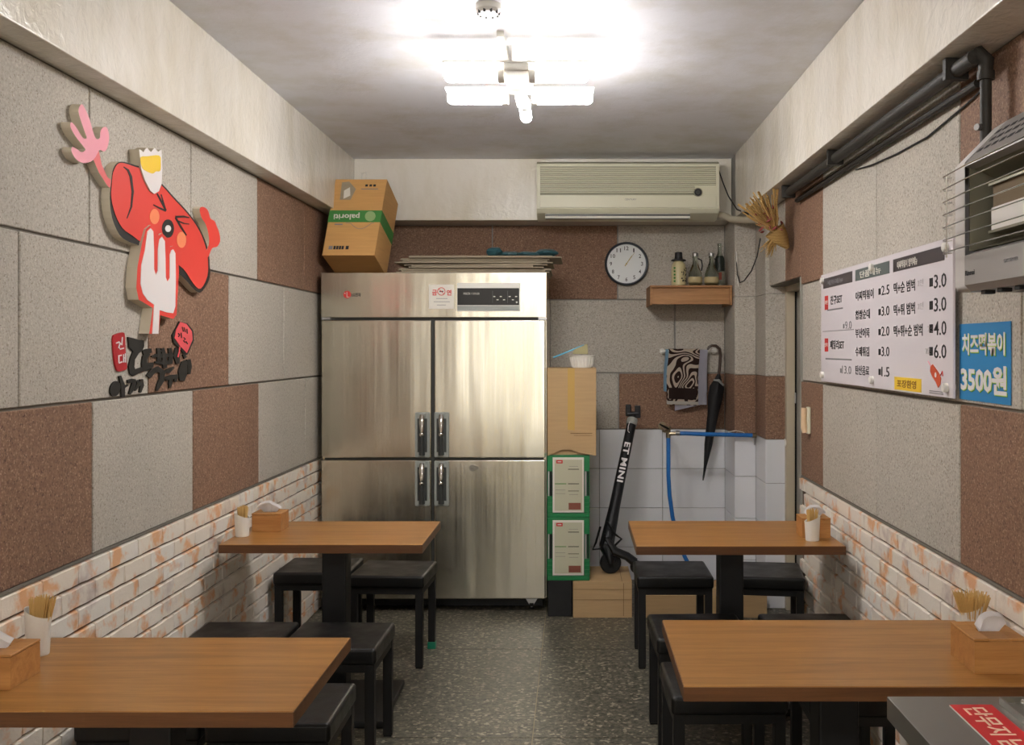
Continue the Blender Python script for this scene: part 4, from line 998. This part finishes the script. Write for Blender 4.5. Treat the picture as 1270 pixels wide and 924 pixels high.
# brush-lettered shop name under it
ln = thing('wall_lettering', 'black brush-style shop lettering with two red tags on the left wall', 'lettering', (XL + .001, 3.3, 1.42))
XB = XL + .0055
c3 = lambda pts: [(x / 8.4 + 120, y / 8.4 + 390) for x, y in pts]
q = MB(); TB = .005
q.poly([wp(x, y, XB) for x, y in c3([(330, 235), (395, 250), (440, 266), (492, 270), (496, 330), (478, 378), (440, 405), (400, 470), (392, 545), (402, 572), (455, 556), (500, 540), (530, 505), (595, 500), (590, 545), (545, 582), (500, 590), (440, 612), (380, 642), (345, 612), (335, 540), (355, 450), (382, 385), (340, 340)])], (-TB, 0, 0), M_BLK)
for pts, ws in (([(485, 395), (530, 385), (572, 375)], [25, 28, 22]), ([(540, 400), (505, 450), (500, 510), (505, 560)], [26, 26, 28, 30]), ([(575, 440), (640, 425), (700, 430), (780, 420)], [8, 20, 22, 14]),
                ([(645, 350), (655, 430), (648, 510)], [16, 22, 16]), ([(690, 352), (705, 430), (715, 560)], [16, 22, 20]), ([(765, 350), (775, 420), (772, 500)], [18, 20, 22]),
                ([(610, 500), (700, 500), (790, 500)], [10, 24, 16]), ([(700, 600), (750, 590), (808, 550)], [8, 24, 8]), ([(640, 380), (700, 380)], [12, 12]),
                ([(845, 350), (835, 430), (848, 515)], [24, 34, 16]), ([(540, 650), (590, 590), (640, 570), (685, 600), (680, 680), (650, 740), (625, 795)], [26, 28, 30, 30, 28, 22, 8]),
                ([(715, 672), (780, 655), (850, 635)], [18, 26, 12]), ([(775, 670), (770, 720), (764, 766)], [16, 18, 8]), ([(830, 650), (820, 700)], [22, 12]),
                ([(890, 690), (900, 600), (915, 500), (935, 480)], [26, 48, 30, 8]), ([(960, 468), (970, 540), (965, 622)], [20, 22, 12]),
                ([(245, 640), (275, 740), (278, 862)], [12, 22, 18]), ([(280, 760), (328, 735)], [14, 8]), ([(325, 700), (375, 690), (410, 690)], [16, 22, 14]), ([(395, 700), (375, 770), (345, 830)], [18, 22, 10]),
                ([(425, 690), (445, 720), (400, 790)], [16, 20, 10]), ([(468, 675), (475, 740), (455, 812)], [16, 20, 10]), ([(905, 440), (930, 430)], [24, 18])):
    brush(q, c3(pts), [w_ / 8.4 for w_ in ws], XB, M_BLK, TB)
rg_o = [(x, y) for x, y in blob(195, 775, 52, 82, 22, .25)]; q.poly([wp(x, y, XB) for x, y in c3(rg_o)], (-TB, 0, 0), M_BLK)
obj('brush_letters', q, None, ln, smooth=0)
q = MB(); q.poly([wp(x, y, XB) for x, y in c3(crv([(172, 240), (200, 208), (250, 190), (290, 198), (297, 300), (305, 430), (316, 560), (272, 585), (225, 592), (198, 540), (178, 400)], 3))], (-TB, 0, 0), M_REDD)
for pts, ws in (([(200, 300), (235, 288), (245, 300), (228, 350)], [6, 9, 8, 5]), ([(268, 235), (262, 320)], [5, 7]), ([(240, 310), (262, 305)], [5, 5]), ([(235, 345), (245, 362), (285, 350)], [5, 7, 6]),
                ([(224, 434), (262, 424)], [7, 7]), ([(231, 430), (232, 500)], [6, 6]), ([(230, 508), (268, 492)], [7, 6]), ([(280, 415), (282, 500)], [5, 6]), ([(298, 405), (300, 500)], [4, 5]), ([(282, 455), (298, 452)], [4, 4])):
    brush(q, c3(pts), [w_ / 8.4 for w_ in ws], XB + .0008, M_WHITEF, .0006)
obj('red_tag', q, None, ln, smooth=0, label='dark red tag with white letters')
q = MB(); q.poly([wp(x, y, XB + .0004) for x, y in c3([(862, 72), (945, 92), (1006, 170), (1015, 270), (945, 420), (900, 400), (860, 350), (800, 290), (788, 215), (830, 140)])], (-TB, 0, 0), M_BLK)
q.poly([wp(x, y, XB + .0014) for x, y in c3([(872, 78), (935, 98), (992, 175), (1000, 262), (940, 402), (868, 328), (812, 246), (828, 160)])], (-.001, 0, 0), mat('coral_tag', (226, 82, 88), .5))
for pts in ([(892, 130), (905, 180)], [(910, 135), (925, 185)], [(940, 150), (945, 200)], [(850, 195), (865, 215), (850, 235)], [(880, 190), (885, 245)], [(905, 240), (925, 255), (905, 275), (922, 290)], [(930, 280), (950, 310)]):
    brush(q, c3(pts), [.6] * len(pts), XB + .002, M_BLK, .0006)
brush(q, c3([(868, 335), (862, 385), (848, 445)]), [.9, .7, .9], XB + .002, mat('coral_stem', (226, 82, 88), .5), .0006)
obj('leaf_tag', q, None, ln, smooth=0, label='coral leaf-shaped tag with dark outline')

# ---------------------------------------------------------------- beside the refrigerator
bbx = MB(); bbx.box(-.145, -.012, 5.56, 5.9, .0, .199, r=.004); single('dark_filler', bbx, M_BLACKM, 'added black block filling the dark space under the green crates', 'crate', (-.08, 5.72, 0))  # added support, coloured black for the dark void under the crates
c_ = thing('floor_carton', 'plain cardboard box on the floor carrying the kick scooter', 'box', (.16, 5.72, 0))
obj('carton_body', MB().box(-.006, .318, 5.535, 5.93, .0, .1985, r=.002), M_CARD, c_)
ls = MB(); ls.box(.27, .273, 5.5335, 5.5352, .01, .19, M_CARDI).box(-.004, .316, 5.5335, 5.5352, .098, .1005, M_CARDI).box(-.004, .316, 5.5335, 5.5352, .155, .157, M_CARDI).box(.262, .265, 5.54, 5.92, .1985, .1995, M_CARDI)
obj('fold_lines', ls, None, c_)
c_ = thing('long_carton', 'long flat cardboard carton lying on the floor below the white tiles', 'box', (.75, 5.7, 0))
obj('carton_body', MB().box(.375, 1.06, 5.535, 5.9, 0, .122, r=.002), M_CARD, c_)
obj('packing_tape', MB().box(.374, 1.061, 5.69, 5.74, .1222, .1228), M_TAPE, c_)
def crate(z0, label):
    t = thing('green_crate', label, 'crate', (-.03, 5.7, z0), 'green crates beside the refrigerator')
    x0, x1, y0, y1, z1 = -.148, .086, 5.555, 5.90, z0 + .345
    b = MB(); w_ = .014
    for x in (x0, x1 - w_): b.box(x, x + w_, y0 + .012, y1, z0, z1, r=.002, seg=1)
    b.box(x0 + w_, x1 - w_, y0 + .012, y1, z0, z0 + .014); b.box(x0 + w_, x1 - w_, y0 + .012, y1, z1 - .014, z1); b.box(x0 + w_, x1 - w_, y1 - .012, y1, z0 + .014, z1 - .014)
    obj('shell', b, M_GREENP, t)
    b = MB(); b.mi(M_GREENP)
    b.box(x0, x1, y0, y0 + .014, z1 - .030, z1, r=.003); b.box(x0, x1, y0, y0 + .014, z0, z0 + .026, r=.003)
    for x in (x0, x1 - .030): b.box(x, x + .030, y0 + .001, y0 + .015, z0, z0 + .12, r=.002); b.box(x, x + .030, y0 + .001, y0 + .015, z1 - .09, z1, r=.002); b.box(x + .004, x + .012, y0 + .002, y0 + .014, z0 + .1, z1 - .08, M_AL); b.box(x + .018, x + .025, y0 + .002, y0 + .014, z0 + .1, z1 - .08, M_BLACKM)  # black strips paint in the dark of the side gaps
    for k in range(4):
        for x in (x0 - .001, x1 - .029): b.box(x, x + .03, y0 - .003, y0 + .004, z0 + .03 + k * .024, z0 + .036 + k * .024)
    obj('front_frame', b, M_GREENP, t)
    b = MB(); f0_, f1_ = x0 + .030, x1 - .032
    b.box(f0_, f1_, y0 - .004, y0 - .001, z0 + .030, z1 - .012, M_PAPER); b.box(f0_ + .010, f1_ - .009, y0 - .0052, y0 - .003, z0 + .040, z1 - .024, M_PAPERG)
    fy = y0 - .0056
    b.box(f0_ + .02, f0_ + .055, fy - .0006, fy + .001, z1 - .045, z1 - .026, M_RED, r=.0006, seg=1); b.box(f0_ + .027, f0_ + .048, fy - .001, fy, z1 - .038, z1 - .033, M_PAPER)
    for (a, c2, zz, hh, mm) in ((.085, .145, .075, .004, M_INK), (.012, .075, .155, .004, M_GREENB), (.085, .145, .155, .004, M_INK), (.085, .145, .195, .003, M_INK), (.09, .14, .06, .002, M_INKG), (.09, .14, .215, .002, M_INKG), (.015, .07, .19, .002, M_INKG), (.015, .07, .21, .002, M_INKG)):
        b.box(f0_ + a, f0_ + c2, fy - .0004, fy + .001, z1 - zz - hh, z1 - zz, mm)
    b.box(f0_ + .088, f0_ + .155, fy - .0006, fy + .001, z0 + .046, z0 + .083, mat('brown_photo_print', (128, 72, 56), .6))
    obj('flyer', b, None, t, label='pale printed flyer in a clear pocket')
crate(.2, 'lower green plastic crate with a white flyer beside the refrigerator'); crate(.546, 'upper green plastic crate with a white flyer beside the refrigerator')
ub = thing('upright_carton', 'plain brown carton with yellow tape standing on the green crates', 'box', (-.01, 5.72, .8925))
z0 = .8925; z1 = z0 + .478
obj('carton_body', MB().box(-.147, .122, 5.56, 5.88, z0, z1, r=.002), M_CARD, ub)
obj('packing_tape', MB().box(-.035, .003, 5.5592, 5.5605, z0 + .13, z1 - .001), M_TAPE, ub)
fp = [(-.146, z0 + .135), (-.05, z0 + .14), (.12, z0 + .125), (.12, z0 - .004), (.08, z0 + .004), (.03, z0 + .012), (-.02, z0 + .03), (-.07, z0 + .030), (-.11, z0 + .01), (-.146, z0 - .005)]
b = MB(); b.poly([(x, 5.551 - (z0 + .13 - zz) * .05, zz) for x, zz in fp], (0, .0035, 0), M_CARD); b.box(-.02, .10, 5.5475, 5.5515, z0 + .118, z0 + .1215, M_CARDI); b.box(0, .10, 5.5475, 5.5515, z0 + .106, z0 + .108, M_CARDI)
obj('torn_flap', b, None, ub, label='torn lower flap')
# basket and scoop
bk = thing('white_basket', 'white ribbed plastic basket on the upright carton', 'basket', (.045, 5.66, z1 + .0005)); zb = z1 + .0005
obj('bowl', MB().lathe([(.052, 0), (.056, .004), (.068, .062), (.074, .066), (.074, .070), (.064, .070), (.052, .008)], .045, 5.66, zb, M_WHITEP, 32), None, bk)
b = MB()
for k in range(22):
    a = 2 * PI * k / 22; b.tube([(.045 + .056 * math.cos(a), 5.66 + .056 * math.sin(a), zb + .006), (.045 + .069 * math.cos(a), 5.66 + .069 * math.sin(a), zb + .06)], .003, M_WHITEP, 5)
obj('rib', b, None, bk, kind='stuff')
sc_ = thing('scoop', 'sky-blue handled scoop lying across the white basket', 'scoop', (.02, 5.66, zb + .07))
hp = MB(); hp.box(-.095, .095, -.010, .010, -.004, .004, M_CYAN, r=.003, xf=Matrix.Translation((-.03, 5.655, zb + .092)) @ Matrix.Rotation(math.radians(-22), 4, 'Y')); obj('handle', hp, None, sc_)
b = MB(); b.poly([(-.01, 5.645, zb + .078), (.078, 5.645, zb + .076), (.075, 5.645, zb + .135), (.055, 5.645, zb + .128), (.0, 5.645, zb + .102)], (0, .035, 0), M_SIEVE); obj('blade', b, None, sc_)

# ---------------------------------------------------------------- kick scooter
ks = thing('kick_scooter', 'folded black kick scooter leaning on the white tiled wall', 'scooter', (.23, 5.75, .199))
ty = 5.77; A = Vector((.184, 5.74, .374)); Bp = Vector((.336, 6.05, 1.11))
s_at = lambda t: A.lerp(Bp, t)
# keep the projected line of the column while it leans back to the wall
def sp(x, y, Y): return Vector(((x - VX) * Y / F, Y, EYE + (VY - y) * Y / F))
P0, P1 = sp(752, 678, 5.75), sp(784, 522, 6.15)
dd = (P1 - P0).normalized()
obj('column', MB().tube([P0, P0 + dd * .25, P1], [.042, .032, .028], M_BLACKM, 14), None, ks)
obj('clamp', MB().tube([P1 - dd * .03, P1 + dd * .012], .033, M_GPLAST, 14), None, ks, label='silver clamp')
P2_ = P1 + dd * .012
hb = MB(); hb.tube([P2_, P2_ + dd * .04], .024, M_BLACKM, 12); hb.box(-.045, -.012, -.02, .02, 0, .072, M_BLACKM, r=.006, xf=Matrix.Translation(P2_ + dd * .02)); hb.box(.010, .045, -.02, .02, -.01, .066, M_BLACKM, r=.006, xf=Matrix.Translation(P2_ + dd * .02)); hb.tube([P2_ + Vector((-.03, 0, .03)), P2_ + Vector((.034, 0, .034))], .014, M_BLACKM, 10)
obj('handlebar', hb, None, ks)
def ringw(c, r, w_, axis, m, inner=.5):
    b = MB(); rot = Vector(axis).to_track_quat('Z', 'Y').to_matrix().to_4x4()
    b.lathe([(r * .55, -w_ / 2), (r * .9, -w_ / 2), (r, -w_ * .25), (r, w_ * .25), (r * .9, w_ / 2), (r * .55, w_ / 2)], m=M_RUBBER, n=28, xf=Matrix.Translation(c) @ rot)
    b.lathe([(r * .2, -w_ * .42), (r * .56, -w_ * .3), (r * .56, w_ * .3), (r * .2, w_ * .42)], m=M_DPLAST, n=20, xf=Matrix.Translation(c) @ rot)
    return b
wc = Vector((.207, 5.735, .2605)); obj('front_wheel', ringw(wc, .0605, .035, (.15, -1, 0), M_RUBBER), None, ks)
obj('fork', MB().tube([P0, wc + Vector((-.004, .03, .02)), wc + Vector((0, .03, 0))], [.040, .024, .016], M_BLACKM, 10).tube([P0, wc + Vector((-.008, -.026, .04)), wc + Vector((0, -.026, 0))], [.038, .022, .016], M_BLACKM, 10), None, ks)
obj('deck_bar', MB().tube([P0 + Vector((0, -.01, .05)), P0 + Vector((.045, -.03, -.02)), Vector((.30, 5.72, .30)), Vector((.345, 5.72, .265))], [.018, .026, .024, .026], M_BLACKM, 10), None, ks)
obj('rear_wheel', ringw(Vector((.355, 5.735, .2365)), .036, .03, (.1, -1, 0), M_RUBBER), None, ks)
st_m = MB()
for pts in ([(-.035, .10), (-.06, .01), (-.078, -.03), (-.03, -.025), (-.01, .06)], [(.0, .13), (.05, .055), (.085, .03), (.045, -.01), (.03, -.045), (.02, .0)], [(.045, -.01), (.06, -.06), (.05, -.10)]):
    st_m.tube([P0 + Vector((a, -.03, b2 + .02)) for a, b2 in pts], .007, M_BLACKM, 6)
obj('strap', st_m, None, ks)
uu = -dd; pn = Vector((1, 0, 0)); pn = (pn - uu * pn.dot(uu)).normalized(); nn_ = uu.cross(pn)
tpos = P0.lerp(P1, .80) + nn_ * .0345 - pn * .016
for wd_, st2, ln2 in (('ET', 0, .078), ('MINI', .105, .155)): obj('lettering', MB().text(wd_, M_WHITEF, tpos + uu * st2, uu, pn, ln2, .036, .0008, .03, track=1.1), None, ks)
mbt = MB().tube([P0.lerp(P1, .97) + nn_ * .033 - pn * .012, P0.lerp(P1, .93) + nn_ * .036 - pn * .015, P0.lerp(P1, .89) + nn_ * .037 - pn * .012, P0.lerp(P1, .88) + nn_ * .036 + pn * .0], .0022, M_WHITEF, 5); obj('logo_stroke', mbt, None, ks)

# ---------------------------------------------------------------- towels, rail, umbrella
tr = thing('towel_rail', 'short white rail on the back wall right of the scooter', 'rail', (.73, YB, 1.462))
ry = 6.385
obj('rod', MB().tube([(.555, ry, 1.462), (.90, ry, 1.462)], .008, M_WHITEP, 10), None, tr)
for x in (.562, .893): obj('bracket', MB().tube([(x, YB - .005, 1.462), (x, ry - .004, 1.462)], .011, M_WHITEP, 10).tube([(x, YB - .005, 1.462), (x, YB - .012, 1.462)], .018, M_WHITEP, 14), None, tr)
def drape(x0, x1, zt, zf, zbk, off, amp, sk=0.0, nfold=2, seed=1):
    """cloth folded over the rail: front fall, over the top, back fall"""
    g = []; rr = random.Random(seed); ph = rr.uniform(0, 6); N = 16; rad = .009 + off
    path = [(-1, zf + (zt - rad - zf) * k / 9) for k in range(10)] + [('a', a) for a in (30, 60, 90, 120, 150)] + [(1, zt - rad - (zt - rad - zbk) * k / 5) for k in range(6)]
    for p in path:
        row = []
        for j in range(N + 1):
            u = j / N; x = x0 + (x1 - x0) * u
            if p[0] == 'a': a = math.radians(p[1]); y = ry - rad * math.cos(a); z = 1.462 + rad * math.sin(a); dr_ = 0
            else: z = p[1]; dr_ = min(1, (1.45 - z) / .12); y = ry + p[0] * rad
            z += 0
            if p[0] == -1: y -= amp * max(0, dr_) * (.5 + .5 * math.sin(u * nfold * 2 * PI + ph)); x += sk * max(0, dr_) * (1.3 - u * .3); z -= (1 - 0) * 0
            row.append((x, y, z + (sk * .5 * u * max(0, dr_) if p[0] == -1 else 0)))
        g.append(row)
    return g
tg = drape(.600, .795, 1.462, 1.125, 1.25, .006, .012, -.012, 1.5, 2)
zt_ = thing('zebra_towel', 'brown and white zebra-striped towel hanging on the white rail', 'towel', (.70, ry, 1.462))
obj('cloth', MB().sheet(tg, M_ZEBRA, .003), None, zt_, smooth=70)
b = MB(); band = [[(x, y - .0035, z) for x, y, z in [(p[0] + .006 * (1 if j == 0 else (-1 if j == 16 else 0)), p[1], p[2]) for j, p in enumerate(row)]] for row in tg]
b.sheet([[(p[0], p[1] - .0035, p[2]) for p in row[1:-1]] for row in tg[1:4]], mat('dark_brown_band', (58, 42, 38), .95), .002); b2_ = obj('dark_band', b, None, zt_, smooth=70)
b = MB(); b.sheet([[(p[0], p[1] - .0065, p[2] + .004) for p in row] for row in tg[0:1]] + [[(p[0], p[1] - .0065, p[2] - .012) for p in row] for row in tg[1:2]], M_PAPER, .002); obj('hem', b, None, zt_)
wt = drape(.645, .845, 1.462, 1.085, 1.2, .0005, .006, -.006, 1.2, 5)
wt = [[(x, y, z + (.05 * (i2 / 16) if z < 1.2 and r2 == 0 else 0)) for i2, (x, y, z) in enumerate(row)] for r2, row in enumerate(wt)]
single('white_towel', MB().sheet(wt, M_FABW, .003), None, 'pale lilac-white towel hanging behind the zebra towel', 'towel', (.74, ry, 1.462), smooth=70)
bt = [[(p[0], p[1], p[2]) for p in row] for row in drape(.578, .598, 1.462, 1.21, 1.3, .003, .006, -.01, 1, 8)]
single('blue_towel', MB().sheet(bt, M_FABB, .003), None, 'pale blue towel edge showing left of the zebra towel', 'towel', (.585, ry, 1.462), smooth=70)
b = MB(); b.sheet([[(.842 + .05 * v + .012 * u, ry - .022 - .01 * u + .006 * math.sin(3 * v * 2), 1.452 - .27 * v - .03 * u * (1 - v)) for u in (0, .25, .5, .75, 1)] for v in (0, .2, .4, .6, .8, 1)], M_FABW, .003)
um = thing('umbrella', 'furled black umbrella hung on the rail by its crook handle', 'umbrella', (.88, 6.34, 1.0))
U = lambda x, y, Y=6.33: sp(x, y, Y)
hkp = [U(877.5, 434), U(879, 430.5), U(883, 428.5), U(888, 429), U(892.5, 433), U(893.5, 440), U(892.8, 452), U(891.6, 464)]
obj('handle', MB().tube(hkp, [.006, .008, .009, .010, .010, .010, .010, .009], mat('dark_wood_handle', (66, 50, 40), .4), 10), None, um, label='curved dark handle')
top, tip = U(891.5, 464), U(872.8, 590); dv = (tip - top)
ff = [(0, .010), (.06, .022), (.13, .040), (.22, .042), (.45, .034), (.7, .022), (.9, .010), (1.0, .006)]
b = MB(); pts = [top + dv * t for t, _ in ff]; b.tube(pts, [r_ for _, r_ in ff], M_UMB, 16)
for v in b.bm.verts:
    t = (v.co - top).dot(dv) / dv.length_squared; cen = top + dv * t; off_ = v.co - cen; ang = math.atan2(off_.y, off_.x) + t * 3
    v.co = cen + off_ * (1 + .16 * math.sin(ang * 4))
obj('canopy', b, None, um)
obj('tie_strap', MB().tube([top + dv * .07 + Vector((-.028, -.02, .008)), top + dv * .06 + Vector((0, -.036, .0)), top + dv * .09 + Vector((.034, -.028, -.012))], [.006, .009, .006], M_GPLAST, 6), None, um)
obj('ferrule', MB().tube([tip, tip + dv.normalized() * .03], [.007, .004], M_DPLAST, 8), None, um)

# ---------------------------------------------------------------- tap and blue hoses
YP = 6.0
tp = thing('wall_tap', 'small metal tap with valves on the tiled wall', 'tap', (.56, YB - .004, .99))
obj('spout', MB().tube([(.563, YB - .005, .985), (.563, YP + .02, .985)], .010, M_BRASS, 10).tube([(.563, YP + .02, 1.015), (.563, YP + .02, .945)], .014, M_BRASS, 12).tube([(.563, YP + .02, .97), (.625, YP + .01, .972)], [.013, .010], M_BRASS, 10), None, tp)
obj('flange', MB().tube([(.563, YB - .005, .985), (.563, YB - .012, .985)], .026, M_BRASS, 16), None, tp)
obj('lever', MB().tube([(.563, YP + .01, 1.0), (.535, YP - .01, 1.015), (.508, YP - .015, 1.03)], [.006, .006, .005], M_BLACKM, 8).tube([(.563, YP + .015, .99), (.54, YP - .005, .985), (.525, YP - .01, .99)], [.010, .008, .006], M_BRASS, 8), None, tp)
HP = lambda x, y, Y=YP: tuple(sp(x, y, Y))
h1 = [(.615, YP + .01, .972), HP(850, 537.5), HP(870, 538.5), HP(895, 539), HP(915, 539.5), HP(937, 540)]
hh = thing('blue_hose', 'horizontal blue hose from the tap to the tiled corner', 'hose', (.84, YP, .968), 'blue hoses'); obj('hose', MB().tube(h1, .0125, M_HOSE, 10), None, hh)
obj('end_fitting', MB().tube([HP(933, 540), HP(938, 540)], .015, M_BRASS, 10).tube([HP(936, 541), HP(936, 552)], .004, M_AL, 6), None, hh)
obj('hose_clamp', MB().tube([HP(838, 537), HP(843, 537.2)], .0145, M_AL, 12), None, hh)
h2 = [(.563, YP + .02, .95), HP(829, 560), HP(829, 590), HP(830.5, 615), HP(834, 640), HP(839, 665), HP(849, 690), HP(862, 705), (.78, YP - .06, .010 + .0), (.85, YP - .02, .0135), (.93, YP - .03, .0135)]
h2[7] = (.73, YP - .03, .1); h2 = h2[:8] + [(.76, 5.97, .04), (.80, 5.98, .0135), (.90, 5.99, .0135)]
hh = thing('blue_hose', 'vertical blue hose hanging from the tap down behind the table', 'hose', (.60, YP, .5), 'blue hoses'); obj('hose', MB().tube(h2, .0125, M_HOSE, 10), None, hh)
single('thin_wire', MB().tube([HP(903, 536), HP(912, 534), HP(922, 536), HP(932, 546), HP(937, 551)], .0018, M_PAPER, 5), None, 'thin pale wire looped over the horizontal blue hose', 'wire', HP(912, 534))

# ---------------------------------------------------------------- steel counter, near right
cx0, cx1, cy0, cy1, ct_ = .611, 1.085, 1.0, 1.97, .80
sc2 = thing('steel_counter', 'stainless steel counter corner at the bottom right of the photo', 'counter', (.85, 1.5, 0))
obj('worktop', MB().box(cx0, cx1, cy0, cy1, ct_ - .044, ct_, r=.002), M_COUNTER, sc2)
for x in (cx0 + .05, cx1 - .05):
    for y in (cy0 + .05, cy1 - .06): obj('leg', MB().tube([(x, y, .0), (x, y, ct_ - .044)], .018, M_COUNTER, 12), None, sc2)
obj('undershelf', MB().box(cx0 + .03, cx1 - .03, cy0 + .03, cy1 - .04, .22, .24), M_COUNTER, sc2)
rc = thing('red_notice', 'red card with white Korean lettering lying on the steel counter', 'card', (.75, 1.75, ct_ + .0005))
obj('card', MB().box(.712, .792, 1.50, 1.912, ct_ + .0006, ct_ + .0036, M_PAPER).box(.7122, .7918, 1.501, 1.9118, ct_ + .0036, ct_ + .0042, mat('red_card_face', (196, 32, 36), .45)), None, rc)
for wd_, y_, ln2 in (('단무지', 1.895, .135), ('남', 1.74, .045)): obj('lettering', MB().text(wd_, MATS.get('cream_print') or mat('cream_print', (236, 208, 180), .5), (.728, y_, ct_ + .0043), (0, -1, 0), (1, 0, 0), ln2, .045, .0006, .01), None, rc)
tr_ = thing('steel_tray', 'shallow stainless tray on the steel counter beside the red card', 'tray', (.93, 1.75, ct_ + .0005))
b = MB(); z = ct_ + .0006; x0, x1, y0, y1 = .812, 1.06, 1.45, 1.925
b.box(x0, x1, y0, y1, z, z + .003); b.box(x0, x0 + .003, y0, y1, z + .003, z + .014); b.box(x1 - .003, x1, y0, y1, z + .003, z + .014); b.box(x0 + .003, x1 - .003, y1 - .003, y1, z + .003, z + .014); b.box(x0 + .003, x1 - .003, y0, y0 + .003, z + .003, z + .014)
obj('dish', b, M_COUNTER, tr_)
single('tongs', MB().tube([(.845, 1.90, z + .014), (.868, 1.85, z + .009), (.90, 1.75, z + .008), (.93, 1.62, z + .008)], [.005, .005, .0045, .004], M_CHROME, 8), None, 'thin steel tong handle resting in the stainless tray', 'utensil', (.868, 1.85, z + .01))
